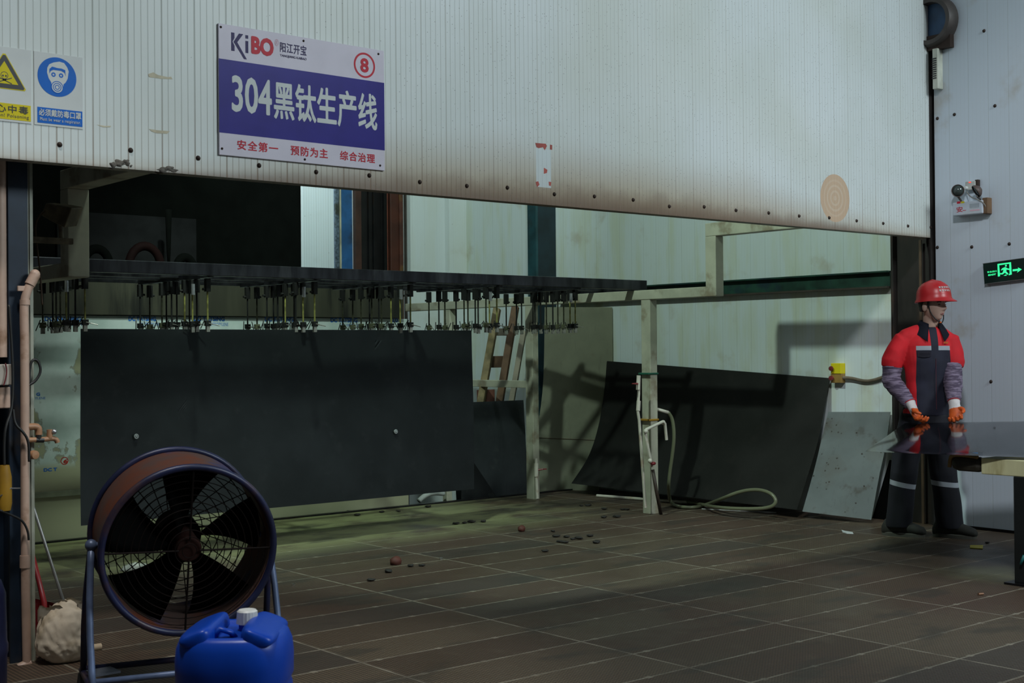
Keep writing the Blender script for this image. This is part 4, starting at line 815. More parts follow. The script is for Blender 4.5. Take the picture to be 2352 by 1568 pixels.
# ------------------------------------------------------------------ drum fan
fc = V((2.299, 4.723, .555)); ax = (V((2.385, 5.035, .603)) - fc).normalized(); L = .325; RF = .335
sidev = V((ax.y, -ax.x, 0)).normalized(); mid = fc + ax*L*.5
fn = thing('drum_fan', 'large rusty red and blue drum fan on a tube stand, foreground left', 'fan', (mid.x, mid.y, 0))
BLUE_PAINT = pm('blue_paint', (.009, .013, .048), .42, .1, var=.35, stain=(.07, .03, .02), samt=.6)
g = G('rusty_drum'); nz = g.noise(5, 5); n2 = g.noise(3.1, 3)
cc = g.mix(g.sm(nz, .38, .62), (.075, .046, .040), (.115, .036, .020)); cc = g.mix(g.m('MULTIPLY', g.sm(n2, .53, .6), .8), cc, (.028, .036, .10))
DRUM = g.fin(cc, .6, 0, .2)
bm = bm_new(); lathe(bm, fc, ax, [(RF - .012, 0), (RF - .010, L), (RF - .016, L), (RF - .018, 0)], 72, True); dr = obj('drum', bm, DRUM, fn, smooth=True, ang=40)
bm = bm_new(); torus(bm, fc, ax, RF - .004, .014, 72, 10); obj('front_rim', bm, BLUE_PAINT, fn, smooth=True)
bm = bm_new(); torus(bm, fc + ax*L, ax, RF - .004, .013, 72, 10); obj('rear_rim', bm, BLUE_PAINT, fn, smooth=True)
DG = pm('dark_guard', (.006, .0035, .003), .7, spec=.1)
fa, fb = frame(ax)
bm = bm_new()
for k in range(1, 12): torus(bm, fc + ax*.01 - ax*.015*(1 - k/12), ax, RF*k/12.2, .0018, 56, 5)
for k in range(4):
    d = fa*cos(k*pi/2 + .03) + fb*sin(k*pi/2 + .03); cyl(bm, fc + d*.04, fc + d*(RF - .01), .004, 6)
obj('front_guard', bm, DG, fn)
bm = bm_new()
for k in range(1, 9): torus(bm, fc + ax*(L - .005), ax, RF*k/9, .0022, 48, 5)
for k in range(24):
    d = fa*cos(k*pi/12) + fb*sin(k*pi/12); e = fa*cos(k*pi/12 + .35) + fb*sin(k*pi/12 + .35); cyl(bm, fc + ax*(L - .005) + d*.05, fc + ax*(L - .005) + e*(RF - .01), .0022, 5)
obj('rear_guard', bm, DG, fn)
bm = bm_new(); lathe(bm, fc + ax*.02, ax, [(0, -.012), (.045, -.01), (.052, .0), (.052, .20), (0, .2)], 28); obj('hub', bm, pm('hub_rust', (.022, .009, .007), .7, spec=.1), fn, smooth=True, ang=50)
bm = bm_new(); cyl(bm, fc + ax*.20, fc + ax*.32, .085, 24); obj('motor', bm, DG, fn, smooth=True, ang=50)
BLADE = pm('blade_black', (.004, .004, .004), .7, spec=.05)
for k in range(5):
    bm = bm_new(); t0 = k*2*pi/5 + 1.42
    def bl(u, v):
        r = .05 + u*(RF - .075); t = t0 + (v - .5)*(.62 + .22*u) + .25*u
        return fc + ax*(.12 + (v - .5)*.10) + (fa*cos(t) + fb*sin(t))*r
    grid(bm, 8, 6, bl, .004); obj('blade', bm, BLADE, fn, smooth=True)
bm = bm_new(); p = onY(403, 1027, 5.05); cyl(bm, fc + ax*(L - .04) + ZA*(RF - .014), fc + ax*(L - .04) + ZA*(RF + .004), .009, 10); obj('bolt', bm, SCREW, dr)
# torn label on the drum, near the front rim at the top
bm = bm_new()
for k, (a0, a1, h0, h1) in enumerate(((.42, .55, .035, .075), (.20, .40, .03, .08), (.10, .18, .03, .07), (-.10, .06, .02, .06))):
    zz = ax.cross(sidev).normalized(); zz = zz if zz.z > 0 else -zz
    def f_(u, v): t = a0 + (a1 - a0)*u + .02*sin(9*v); return fc + ax*(h0 + (h1 - h0)*v) + (zz*cos(t) - sidev*sin(t)*(1 if sidev.x < 0 else -1))*(RF - .007)
    grid(bm, 6, 3, f_)
g = G('torn_label'); LBL = g.fin(g.mix(g.sm(g.noise(22, 2), .5, .56), (.42, .03, .025), (.50, .40, .28)), .5)
obj('torn_label', bm, LBL, fn)
# stand
sl_ = -sidev if sidev.x > 0 else sidev      # points to the picture's left
axh = V((ax.x, ax.y, 0)).normalized()
for s in (1, -1):
    pv = mid + sl_*(RF + .012)*s
    for q in (1, -1):
        ft = V((pv.x, pv.y, .05)) + axh*.15*q + sl_*.015*s
        bm = bm_new(); tube(bm, [pv, pv.lerp(ft, .5) + sl_*.01*s, ft], .0135, 10, 1); obj('leg', bm, pm('pale_blue_tube', (.11, .15, .26), .4, .2, var=.3) if q < 0 else BLUE_PAINT, fn, smooth=True)
    bm = bm_new(); sph(bm, pv, .024, 12, 8); cyl(bm, pv - sl_*.04*s, pv + sl_*.02*s, .012, 10); obj('pivot', bm, pm('pale_blue_tube', (.11, .15, .26), .4, .2, var=.3), fn, smooth=True)
    bm = bm_new(); ce = V((pv.x, pv.y, .055)) + sl_*.015*s; cyl(bm, ce - axh*.20, ce + axh*.20, .0135, 10); obj('skid', bm, BLUE_PAINT, fn, smooth=True)
    for q in (1, -1):
        bm = bm_new(); w_ = ce + axh*.17*q; cyl(bm, V((w_.x, w_.y, .0)) , V((w_.x, w_.y, .05)), .025, 12, .018); obj('foot', bm, CABLE, fn)
for q in (-1, 1):
    bm = bm_new(); a = V((mid.x, mid.y, .075)) + axh*.12*q; cyl(bm, a - sl_*(RF + .02), a + sl_*(RF + .02), .0125, 10); obj('crossbar', bm, pm('pale_blue_tube', (.11, .15, .26), .4, .2, var=.3) if q < 0 else BLUE_PAINT, fn, smooth=True)
bm = bm_new(); a = V((mid.x, mid.y, .085)) + sl_*(RF - .03); bx(bm, a - V((.05, .05, .004)), a + V((.05, .05, .004))); obj('gusset_plate', bm, pm('dark_plate_paint', (.05, .055, .07), .5), fn)

# ------------------------------------------------------------------ blue canister
cx, cy = 1.911, 3.62
cn = thing('blue_canister', 'bright blue plastic canister with white cap, in front of the drum fan', 'canister', (cx, cy, 0), atan2(-.64, .768))
BLUEP = pm('blue_hdpe', (.003, .045, .36), .34, var=.06, spec=.3)
def rsq(bm_, secs, seg=56, p=3.0):
    rings = []
    for z, rx, ry in secs:
        rg = []
        for k in range(seg):
            t = 2*pi*k/seg; c_, s_ = cos(t), sin(t); n = (abs(c_)**p + abs(s_)**p)**(-1/p); rg.append(bm_.verts.new((rx*c_*n, ry*s_*n, z)))
        rings.append(rg)
    for r0, r1 in zip(rings, rings[1:]):
        for k in range(seg): bm_.faces.new((r0[k], r0[(k + 1) % seg], r1[(k + 1) % seg], r1[k]))
    bm_.faces.new(rings[0][::-1]); return rings
bm = bm_new(); rg = rsq(bm, [(.0, .15, .15), (.012, .163, .163), (.05, .167, .167), (.305, .167, .167), (.318, .163, .163), (.326, .163, .163), (.34, .170, .170), (.40, .171, .171), (.44, .167, .167), (.468, .156, .156), (.482, .142, .142), (.480, .128, .128), (.470, .122, .122)])
bm.faces.new(rg[-1]); obj('canister_body', bm, BLUEP, cn, smooth=True, local=True, ang=60)
for s in (-1, 1):
    bm = bm_new(); rings = []
    pf = [(.140, .452), (.150, .474), (.134, .490), (.100, .502), (.066, .514), (.048, .513), (.038, .500), (.034, .468), (.06, .452)]
    ys = [(-.150, .55, .75), (-.138, .85, .92), (-.105, .98, 1.0), (-.04, 1, 1), (.03, 1, 1), (.10, .96, .98), (.138, .85, .90), (.150, .55, .72)]
    for y, kx_, kz_ in ys: rings.append([bm.verts.new((s*(.095 + (x_ - .095)*kx_), y, .452 + (z_ - .452)*kz_)) for x_, z_ in pf])
    for r0, r1 in zip(rings, rings[1:]):
        for k in range(len(pf)): bm.faces.new((r0[k], r0[(k + 1) % len(pf)], r1[(k + 1) % len(pf)], r1[k]))
    bm.faces.new(rings[0]); bm.faces.new(rings[-1])
    o = obj('handle', bm, BLUEP, cn, smooth=True, local=True); md = o.modifiers.new('sub', 'SUBSURF'); md.levels = 2; md.render_levels = 2
bm = bm_new(); loft(bm, [(V((-.050, -.085, .470)), .016, .010), (V((-.028, -.085, .498)), .016, .010), (V((.0, -.07, .486)), .014, .009), (V((.012, -.06, .468)), .014, .009)], 12); obj('handle_bar', bm, BLUEP, cn, smooth=True, local=True)
bm = bm_new(); lathe(bm, (.030, .035, .468), ZA, [(.026, 0), (.026, .03), (.024, .032)], 24); obj('neck', bm, BLUEP, cn, smooth=True, local=True, ang=50)
bm = bm_new(); n = 40; lo, hi = .490, .532
prof = [(0, hi), (.026, hi), (.031, hi - .005), (.032, lo), (.0, lo)]
lathe(bm, (.030, .035, 0), ZA, prof, n)
for v in bm.verts:
    d = v.co - V((.030, .035, v.co.z))
    if d.length > .0315 and v.co.z < hi - .004: v.co += d.normalized()*(.0015*(1 if int(round(atan2(d.y, d.x)/(2*pi/n))) % 2 else -1))
obj('cap', bm, pm('cap_white', (.62, .62, .60), .45, var=.05), cn, smooth=True, local=True, ang=35)

# ------------------------------------------------------------------ table with black mirror sheet
tb = thing('work_table', 'steel table with cream yellow beam and black legs, right edge', 'table', (7.3, 3.2, 0))
CREAM = pm('cream_beam', (.72, .69, .40), .5, var=.12, stain=(.26, .20, .05), sscale=6, samt=.6, streak=.3)
bm = bm_new(); bx(bm, (6.80, 1.2, .598), (6.88, 4.015, .690)); obj('front_beam', bm, CREAM, tb, .006)
bm = bm_new(); bx(bm, (7.72, 1.2, .598), (7.80, 4.015, .690)); obj('rear_beam', bm, CREAM, tb, .006)
bm = bm_new(); bx(bm, (6.88, 3.94, .598), (7.72, 4.015, .690)); obj('end_beam', bm, CREAM, tb, .006)
bm = bm_new(); rg = []
bx(bm, (6.795, 4.015, .605), (6.88, 4.20, .690)); bx(bm, (6.83, 4.15, .605), (7.0, 4.23, .688)); obj('end_cap', bm, pm('cap_black', (.030, .026, .018), .5, var=.4), tb, .03)
bm = bm_new(); tube(bm, [(6.79, 4.03, .694), (6.80, 4.10, .699), (6.81, 4.17, .698), (6.84, 4.225, .688), (6.85, 4.24, .66), (6.85, 4.245, .62)], .012, 8, 1); obj('edge_padding', bm, pm('brown_padding', (.22, .14, .05), .8, var=.3), tb, smooth=True)
bm = bm_new(); bx(bm, (6.80, 4.035, .704), (6.86, 4.15, .716)); obj('blue_pad', bm, pm('bright_blue', (.03, .28, .75), .5), tb, .003)
for (x, y) in ((6.80, 3.66), (6.80, 1.3), (7.64, 3.45), (7.64, 1.3)):
    bm = bm_new(); bx(bm, (x, y, .01), (x + .15, y + .16, .598)); lg = obj('leg', bm, pm('leg_black', (.010, .012, .012), .4), tb, .004)
    bm = bm_new(); bx(bm, (x - .04, y - .04, 0), (x + .19, y + .20, .012)); obj('base_plate', bm, BLACK_STEEL, lg)
bm = bm_new(); tube(bm, [onX(2352, 1275, 6.78), onX(2344, 1296, 6.78)], .008, 8); tag(obj('teal_cord', bm, pm('teal_cord', (.01, .12, .12), .5), smooth=True), 'short teal cord by the black table leg, right edge', 'cord')
g = G('black_mirror_steel'); MIR = g.fin(g.mix(g.sm(g.noise(2, 3), .3, .7), (.30, .32, .33), (.36, .38, .39)), .07, 1.0)
FL_, BL_, BR_, FR_ = V((6.56, 4.62, .706)), V((7.80, 5.17, .802)), V((8.10, 2.90, .905)), V((7.24, 2.3, .706))
bm = bm_new(); grid(bm, 16, 20, lambda u, v: FL_.lerp(BL_, u).lerp(FR_.lerp(BR_, u), v) + ZA*(.012*sin(pi*u)*sin(2*pi*v)), -.0025)
tag(obj('mirror_sheet', bm, MIR, smooth=True, ang=40), 'black mirror steel sheet on the table, its back edge held by the worker', 'steel sheet')

# ------------------------------------------------------------------ floor litter
CHIP = pm('dark_chip', (.020, .016, .013), .7); CHIPR = pm('red_chip', (.10, .025, .015), .7)
chips = [(800, 1175), (820, 1184), (877, 1177), (915, 1175), (983, 1165), (1047, 1204), (1067, 1202), (1083, 1200), (1110, 1199), (1252, 1267), (1270, 1221), (1277, 1233), (1301, 1234), (1316, 1239), (1330, 1238), (1355, 1232), (1285, 1245), (1370, 1247), (1297, 1247), (943, 1301), (969, 1300), (892, 1314), (852, 1334), (1335, 1162), (1351, 1162), (1388, 1170), (1430, 1171), (1416, 1188), (1387, 1189), (1440, 1171), (2268, 1248)]
base = None
for i, (x, y) in enumerate(chips):
    p = fl(x, y)
    if base is None:
        bm = bm_new(); blob(bm, (0, 0, .007), .026, (1.1, .8, .32), .5, 2.0, 1, 2); base = obj('floor_chip', bm, CHIP, smooth=True); tag(base, 'small dark flake lying on the floor grating', 'flake', 'dark flakes on the floor'); o = base
    else: o = base.copy(); COL.objects.link(o)
    o.location = (p.x, p.y, .002); o.rotation_euler = (0, 0, i*1.7); s = .75 + .5*((i*37) % 10)/10; o.scale = (s, s, s)
for (x, y, nm, lb, mt, sc) in ((909, 1296, 'red_stone', 'reddish round lump on the floor right of the drum fan', CHIPR, 1.5), (1198, 1220, 'dark_stone', 'dark upright lump on the floor in front of the far white post', CHIPR, 1.2)):
    p = fl(x, y); bm = bm_new(); blob(bm, (p.x, p.y, .02), .026*sc, (1, .8, .75), .35, 2, 9, 2); tag(obj(nm, bm, mt, smooth=True), lb, 'lump')
for (x, y, nm, lb) in ((674, 1345, 'near_glint', 'tiny added shiny bead for a floor glint beside the fan rim'), (1013, 1285, 'far_glint', 'tiny added shiny bead for a floor glint beyond the red lump')):
    p = fl(x, y); bm = bm_new(); cyl(bm, (p.x, p.y, 0), (p.x, p.y, .012), .012, 6); tag(obj(nm, bm, pm('glint_metal', (.8, .8, .82), .12, 1.0), bevel=.002), lb, 'hardware')  # shiny metal beads added to stand in for glints on the floor
p = [fl(*q, .004) for q in ((2228, 1252), (2258, 1252), (2257, 1260), (2228, 1258))]; bm = bm_new(); prism(bm, [(q.x, q.y) for q in p], (0, 0, .002), XA, YA, ZA, .004)
tag(obj('yellow_tag', bm, WARN_YELLOW), 'small yellow plastic tag on the floor near the table leg', 'tag')
p = [fl(*q, .006) for q in ((1933, 1217), (1940, 1219), (1958, 1222), (1960, 1225), (1945, 1224), (1935, 1221))]; bm = bm_new(); prism(bm, [(q.x, q.y) for q in p], (0, 0, .002), XA, YA, ZA, .006)
tag(obj('paper_scrap', bm, LABEL_WHITE), 'small white paper scrap on the floor before the galvanised sheet', 'scrap')
bm = bm_new(); cyl(bm, fl(2247, 1364, .007), fl(2258, 1363, .007), .007, 8); tag(obj('copper_bit', bm, pm('copper', (.45, .25, .16), .3, .8)), 'small copper coloured bit on the floor left of the table leg', 'hardware')

# ------------------------------------------------------------------ the worker
PR = V((8.06, 5.19, 0)); ROT = atan2(-.841, .541)
SKIN = pm('skin', (.46, .30, .235), .5, var=.06, scale=12)
def wm(name, col, rough=.8, **k): return pm(name, col, rough, **k)
REDC = wm('red_cloth', (.60, .008, .016), var=.12, scale=10); NAVY = wm('navy_cloth', (.009, .010, .024), var=.2, scale=10); REFL = wm('reflective_tape', (.34, .37, .41), .5, var=.06)
g = G('purple_knit'); st = g.sm(g.noise(40, 3, g.vec(g.m('MULTIPLY', g.x, .35), g.m('MULTIPLY', g.y, .35), g.m('MULTIPLY', g.z, 2.2))), .42, .62)
PURP = g.fin(g.mix(st, (.070, .050, .085), (.21, .165, .235)), .9)
def yawed(c, yaw): a = R(yaw); return V((cos(a), sin(a), 0)), V((-sin(a), cos(a), 0))
ta, tbv = yawed(0, 20)
# body: head, neck, torso, arms and legs in one surface
hy = R(52); hf = V((sin(hy), -cos(hy), -.03)).normalized(); hs_ = V((-hf.y, hf.x, 0)).normalized(); hu = V((0, 0, 1)); HC = V((.066, -.02, 1.610))
def head_mesh(bm_):
    nu, nv = 64, 48; rows = []
    for j in range(nv + 1):
        ph = -pi/2 + pi*j/nv; row = []
        for i in range(nu):
            th = 2*pi*i/nu; cx_, sx_ = cos(th)*cos(ph), sin(th)*cos(ph); sz = sin(ph)
            fr, sd_, zz = cx_*.094, sx_*.074, sz*.116
            if zz < 0:
                k = min(1, -zz/.116); sd_ *= 1 - .30*k**1.3; fr = fr*(1 - .22*k) + .018*k
            if cx_ > 0: sd_ *= .97
            q = V((fr, sd_, zz))
            def bump(a_, b_, c_, w_, amt, v_=None):
                d2 = ((sd_ - a_)/w_[0])**2 + ((zz - b_)/w_[1])**2
                return amt*math.exp(-d2) if cx_ > .15 else 0
            q.x += bump(0, -.022, 0, (.011, .016), .024) + bump(0, -.002, 0, (.009, .022), .010)      # nose
            q.x += bump(0, .022, 0, (.045, .010), .005)                                                # brow
            for s in (-1, 1):
                q.x -= bump(s*.031, .004, 0, (.016, .011), .010); q.x += bump(s*.036, -.028, 0, (.022, .018), .004); q.x += bump(s*.014, -.030, 0, (.008, .008), .006)
            q.x += bump(0, -.053, 0, (.022, .0055), .007) + bump(0, -.064, 0, (.018, .0055), .007) - bump(0, -.0585, 0, (.024, .0022), .004) + bump(0, -.092, 0, (.022, .016), .008)
            row.append(bm_.verts.new(HC + hf*q.x + hs_*q.y + hu*q.z))
        rows.append(row)
    for a_, b_ in zip(rows, rows[1:]):
        for i in range(nu):
            if a_ is rows[0] and i >= 0: pass
            bm_.faces.new((a_[i], a_[(i + 1) % nu], b_[(i + 1) % nu], b_[i]))
    bmesh.ops.remove_doubles(bm_, verts=bm_.verts[:], dist=1e-5)
bm = bm_new(); head_mesh(bm)
for s in (-1, 1):      # ears
    c = HC + hs_*.076*s - hf*.010 - hu*.014; rot = M((hf, hs_, hu)).transposed(); sph(bm, c, 1, 14, 10, (.019, .010, .033), rot); sph(bm, c - hu*.02 + hf*.004, .009, 8, 6)
loft(bm, [(V((.045, .02, 1.40)), .062, .060), (V((.050, .012, 1.47)), .052, .052), (V((.056, .002, 1.53)), .052, .055), (V((.062, -.006, 1.58)), .050, .055)], 20)
TORSO = [(V((.015, .01, .82)), .150, .105), (V((.03, .01, .95)), .142, .10), (V((.035, .01, 1.10)), .145, .10), (V((.035, .012, 1.25)), .165, .105), (V((.032, .015, 1.36)), .150, .09), (V((.045, .018, 1.425)), .075, .068)]
loft(bm, [(c, a*.93, b*.9, ta, tbv) for c, a, b in TORSO], 24)
ARM_R = [V((-.120, -.035, 1.365)), V((-.195, -.055, 1.23)), V((-.220, -.055, 1.095)), V((-.150, -.15, 1.005)), V((-.080, -.236, .920))]
ARM_L = [V((.172, .050, 1.365)), V((.190, .025, 1.23)), V((.193, -.040, 1.095)), V((.194, -.16, 1.01)), V((.196, -.280, .932))]
for A in (ARM_R, ARM_L): loft(bm, [(p, r, r) for p, r in zip(A, (.055, .048, .041, .037, .029))], 14)
LEG_R = [V((-.055, .01, .84)), V((-.110, -.02, .62)), V((-.140, -.045, .44)), V((-.160, -.02, .25)), V((-.175, .0, .09))]
LEG_L = [V((.080, .01, .84)), V((.112, -.01, .62)), V((.128, -.02, .45)), V((.150, .0, .25)), V((.165, .01, .09))]
for A in (LEG_R, LEG_L): loft(bm, [(p, r, r) for p, r in zip(A, (.088, .074, .055, .052, .038))], 14)
me = fuse(bm, .0055, 2); 
LIPS = wm('lips', (.30, .12, .105), .5)
me.materials.append(SKIN)
me.shade_smooth()
person = bpy.data.objects.new('person', me); COL.objects.link(person); person.location = PR; person.rotation_euler = (0, 0, ROT)
tag(person, 'person in red hard hat and red and navy workwear holding the black sheet', 'person')
# eyes, brows
for s in (-1, 1):
    bm = bm_new(); c = HC + hf*.0785 + hs_*.031*s + hu*.004; sph(bm, c, .0095, 12, 8, (1, 1.25, .36)); obj('eye', bm, pm('eye_dark', (.045, .035, .03), .25), person, smooth=True, local=True)
    bm = bm_new(); tube(bm, [HC + hf*.0875 + hs_*.012*s + hu*.018, HC + hf*.086 + hs_*.030*s + hu*.024, HC + hf*.074 + hs_*.048*s + hu*.020], .0035, 6, 1); obj('eyebrow', bm, pm('hair_black', (.012, .010, .010), .6), person, smooth=True, local=True)
bm = bm_new()
for z_, r_, x_ in ((-.0548, .0032, .0875), (-.0622, .0038, .0868)): loft(bm, [(HC + hf*(x_ - .012*(k/3)**2) + hs_*.0068*k + hu*(z_ + .0012*abs(k)/3), max(.0008, r_*(1 - (abs(k)/3.2)**2)), max(.0008, r_*(1 - (abs(k)/3.2)**2))) for k in range(-3, 4)], 8)
obj('mouth', bm, LIPS, person, smooth=True, local=True)
# hair below the helmet
bm = bm_new(); rot = M((hf, hs_, hu)).transposed(); sph(bm, HC + hu*.008 - hf*.004, 1, 28, 20, (.099, .0795, .121), rot)
dl = [v for v in bm.verts if (v.co - HC).dot(hf) > (-.012 if (v.co - HC).z < .012 else .030) or (v.co - HC).z < -.055 or (v.co - HC).z > .075]
bmesh.ops.delete(bm, geom=dl, context='VERTS'); bmesh.ops.solidify(bm, geom=bm.faces[:], thickness=.006)
obj('hair', bm, pm('hair_black', (.012, .010, .010), .6), person, smooth=True, local=True)
for s in (-1, 1):
    bm = bm_new(); tube(bm, [HC + hf*.022 + hs_*.0735*s + hu*.05, HC + hf*.020 + hs_*.0755*s + hu*.01, HC + hf*.020 + hs_*.0745*s - hu*.018], .006, 8); obj('sideburn', bm, pm('hair_black', (.012, .010, .010), .6), person, smooth=True, local=True)
# helmet
HT = HC + V((.004, 0, .035)) + hf*.006
htl = (hu*.995 - hf*.06).normalized(); hff = htl.cross(hs_)*-1
hff = hs_.cross(htl); hff = hff if hff.dot(hf) > 0 else -hff
bm = bm_new(); nu, prof = 56, []
secs = [(1.20, -.012, True), (1.06, 0.0, False), (1.0, .012, False), (.985, .035, False), (.94, .065, False), (.82, .094, False), (.62, .117, False), (.36, .131, False), (.12, .137, False)]
rings = []
for sc, z, brim in secs:
    rg = []
    for k in range(nu):
        t = 2*pi*k/nu; fx, sy_ = cos(t), sin(t); rx, ry = .126*sc, .106*sc
        if brim: rx = .130 + (.048 if fx > 0 else .010)*abs(fx)**1.5; ry = .116
        zz = z - (.010*max(0, fx)**2 if brim else 0)
        rg.append(bm.verts.new(HT + hff*fx*rx + hs_*sy_*ry + htl*zz))
    rings.append(rg)
for a_, b_ in zip(rings, rings[1:]):
    for k in range(nu): bm.faces.new((a_[k], a_[(k + 1) % nu], b_[(k + 1) % nu], b_[k]))
bm.faces.new(rings[-1])
bmesh.ops.recalc_face_normals(bm, faces=bm.faces[:]); bmesh.ops.solidify(bm, geom=bm.faces[:], thickness=.004)
HEL = pm('helmet_red', (.46, .018, .022), .35, var=.08); hh = obj('hard_hat', bm, HEL, person, smooth=True, local=True, ang=70)
bm = bm_new(); loft(bm, [(HT + hff*x_ + htl*z_, .017, .007, hs_, htl) for x_, z_ in ((.118, .055), (.100, .090), (.065, .120), (.0, .138), (-.065, .122), (-.105, .085), (-.120, .045))], 10); obj('ridge', bm, HEL, hh, smooth=True, local=True)
bm = bm_new()
for row in range(2):
    for k in range(5):
        t = R(-24 + 9.5*k - 10); z_ = .078 - .022*row; rr = 1.0 - .12*(z_/.13)**1.6 - (.03 if row == 0 else .0)
        c = HT + hff*cos(t)*.1245*rr + hs_*sin(t)*.1045*rr + htl*z_; out = (hff*cos(t) + hs_*sin(t) + htl*.45).normalized(); tg = (-hff*sin(t) + hs_*cos(t)).normalized(); u2 = out.cross(tg)
        for (w_, h_, dx, dz) in ((.0065, .0014, 0, .005), (.0065, .0014, 0, -.005), (.0014, .0065, .002, 0), (.005, .0012, 0, 0)):
            vv = [bm.verts.new(c + tg*(dx + a_*w_) + u2*(dz + b_*h_) + out*.002) for a_, b_ in ((-1, -1), (1, -1), (1, 1), (-1, 1))]; bm.faces.new(vv)
obj('helmet_print', bm, LABEL_WHITE, hh, local=True)
for s in (-1, 1):
    bm = bm_new(); tube(bm, [HC + hf*.030 + hs_*.080*s + hu*.035, HC + hf*.028 + hs_*.075*s - hu*.03, HC + hf*.050 + hs_*.055*s - hu*.085, HC + hf*.068 + hs_*.018*s - hu*.117, HC + hf*.07 - hu*.121], .0042, 6, 1); obj('chin_strap', bm, CABLE, hh, smooth=True, local=True)
bm = bm_new(); sph(bm, HC + hf*.068 - hs_*.008 - hu*.119, .010, 10, 6, (1, 1, .7)); obj('chin_buckle', bm, pm('orange_plastic', (.50, .10, .01), .5), hh, smooth=True, local=True)

# jacket
bm = bm_new()
JT = [(V((.022, .005, .845)), .172, .122), (V((.030, .008, .95)), .166, .118), (V((.035, .01, 1.08)), .160, .116), (V((.035, .012, 1.22)), .174, .122), (V((.033, .015, 1.33)), .180, .114), (V((.036, .016, 1.395)), .150, .095), (V((.045, .016, 1.440)), .085, .078), (V((.048, .016, 1.455)), .068, .066)]
loft(bm, [(c, a, b, ta, tbv) for c, a, b in JT], 32)
loft(bm, [(V((-.165, -.045, 1.350)), .052, .055), (V((-.115, -.03, 1.382)), .062, .064), (V((-.04, -.008, 1.405)), .066, .070), (V((.045, .016, 1.415)), .068, .072), (V((.12, .038, 1.40)), .064, .068), (V((.182, .052, 1.355)), .052, .056)], 20)
loft(bm, [(V((-.095, -.025, 1.37)), .060, .064), (ARM_R[0] + V((-.020, -.005, -.005)), .068, .072), (V((-.180, -.05, 1.29)), .074, .078), (V((-.205, -.055, 1.225)), .076, .080), (V((-.212, -.055, 1.180)), .066, .070)], 20)
loft(bm, [(V((.135, .04, 1.37)), .060, .064), (ARM_L[0] + V((.010, 0, -.005)), .066, .070), (V((.190, .035, 1.275)), .070, .076), (V((.197, .025, 1.215)), .070, .078), (V((.197, .015, 1.175)), .058, .066)], 20)
for v in bm.verts:      # folds
    v.co += v.co.normalized()*0 + V((NZ.noise(v.co*9)*.007, NZ.noise(v.co*9 + V((5, 5, 5)))*.007, 0))
me = fuse(bm, .0065, 4)
b2 = bm_new(); b2.from_mesh(me); bpy.data.meshes.remove(me)
for v in b2.verts:
    n = NZ.noise(V((v.co.x*9 + v.co.z*6, v.co.y*9, v.co.z*11 - v.co.x*8))); n2 = NZ.noise(V((v.co.x*5, v.co.y*5, v.co.z*4 + 3)))
    v.co += V((v.co.x - .03, v.co.y - .01, 0)).normalized()*(n*.008 + n2*.008)
yb = lambda p: (p - V((.035, .012, 0))).dot(ta); yf_ = lambda p: (p - V((.035, .012, 0))).dot(tbv)
ZS0, ZS1 = 1.296, 1.326
def cut(co, no): bmesh.ops.bisect_plane(b2, geom=b2.verts[:] + b2.edges[:] + b2.faces[:], plane_co=co, plane_no=no)
for z in (ZS0, ZS1): cut((0, 0, z), (0, .02, 1))
for x_ in (-.118, .118, -.022, .030): cut(V((.035, .012, 0)) + ta*x_, ta)
me = bpy.data.meshes.new('jacket'); b2.to_mesh(me); b2.free()
for m_ in (REDC, NAVY, REFL): me.materials.append(m_)
for p in me.polygons:
    c = p.center; u, f_ = yb(c), yf_(c); ins = -.118 < u < .118; mid_ = -.022 < u < .030; zz = c.z + .02*c.y; k = 0
    if f_ < -.03 and ins:
        if ZS0 < zz < ZS1: k = 1 if mid_ else 2
        elif zz < ZS0: k = 1
        elif mid_: k = 1
    if c.z < .862 : k = 1
    if f_ >= -.03 and ins and ZS0 < zz < ZS1: k = 2
    p.material_index = k
me.shade_smooth(); jk = bpy.data.objects.new('jacket', me); COL.objects.link(jk); jk.parent = person
bm = bm_new()
def coll(u, v):      # collar: band around the neck, folded outwards
    t = R(-152 + 304*u); r0 = .068 if v < .5 else .068 + .058*(v - .5)*2; z_ = 1.440 + .070*v*2 if v < .5 else 1.510 - (v - .5)*2*(.075 + .05*abs(cos(t/2))**0 * (abs(t)/R(152))**4)
    z_ -= .030*(abs(t)/R(152))**3
    c = V((.049, .012, z_)); return c + (tbv*cos(t) + ta*sin(t))*r0*(1.0) 
grid(bm, 40, 8, coll, .006); obj('collar', bm, NAVY, jk, smooth=True, local=True)
bm = bm_new(); loft(bm, [(V((.050, -.030, 1.40)), .052, .02, ta, tbv), (V((.052, -.034, 1.432)), .047, .018, ta, tbv)], 14); obj('undershirt', bm, pm('blue_shirt', (.030, .020, .17), .8), person, smooth=True, local=True)
# pocket flap, zip line, chest mark
def chest(u, z, off=.0): 
    b = .118 + off; a = .172 + off; t = max(-1, min(1, u/a)); return V((.035, .012, z)) + ta*u - tbv*(b*sqrt(max(0, 1 - t*t)))
bm = bm_new(); grid(bm, 8, 3, lambda u, v: chest(-.112 + .084*u, 1.292 - .038*v - .006*sin(pi*u)*v, .008), .003); obj('pocket_flap', bm, pm('flap_cloth', (.030, .028, .045), .8), jk, smooth=True, local=True)
bm = bm_new(); tube(bm, [chest(.006, z, .007) for z in (1.24, 1.14, 1.04, .95, .89)], .0016, 5); obj('zip_piping', bm, pm('dark_red_piping', (.10, .01, .02), .7), jk, local=True)
bm = bm_new()
for k in range(3): grid(bm, 1, 1, lambda u, v: chest(.066 + .012*k + .009*u, 1.343 + .012*v, .008))
obj('chest_mark', bm, [pm('mark_orange', (.45, .13, .01), .6)], jk, local=True)
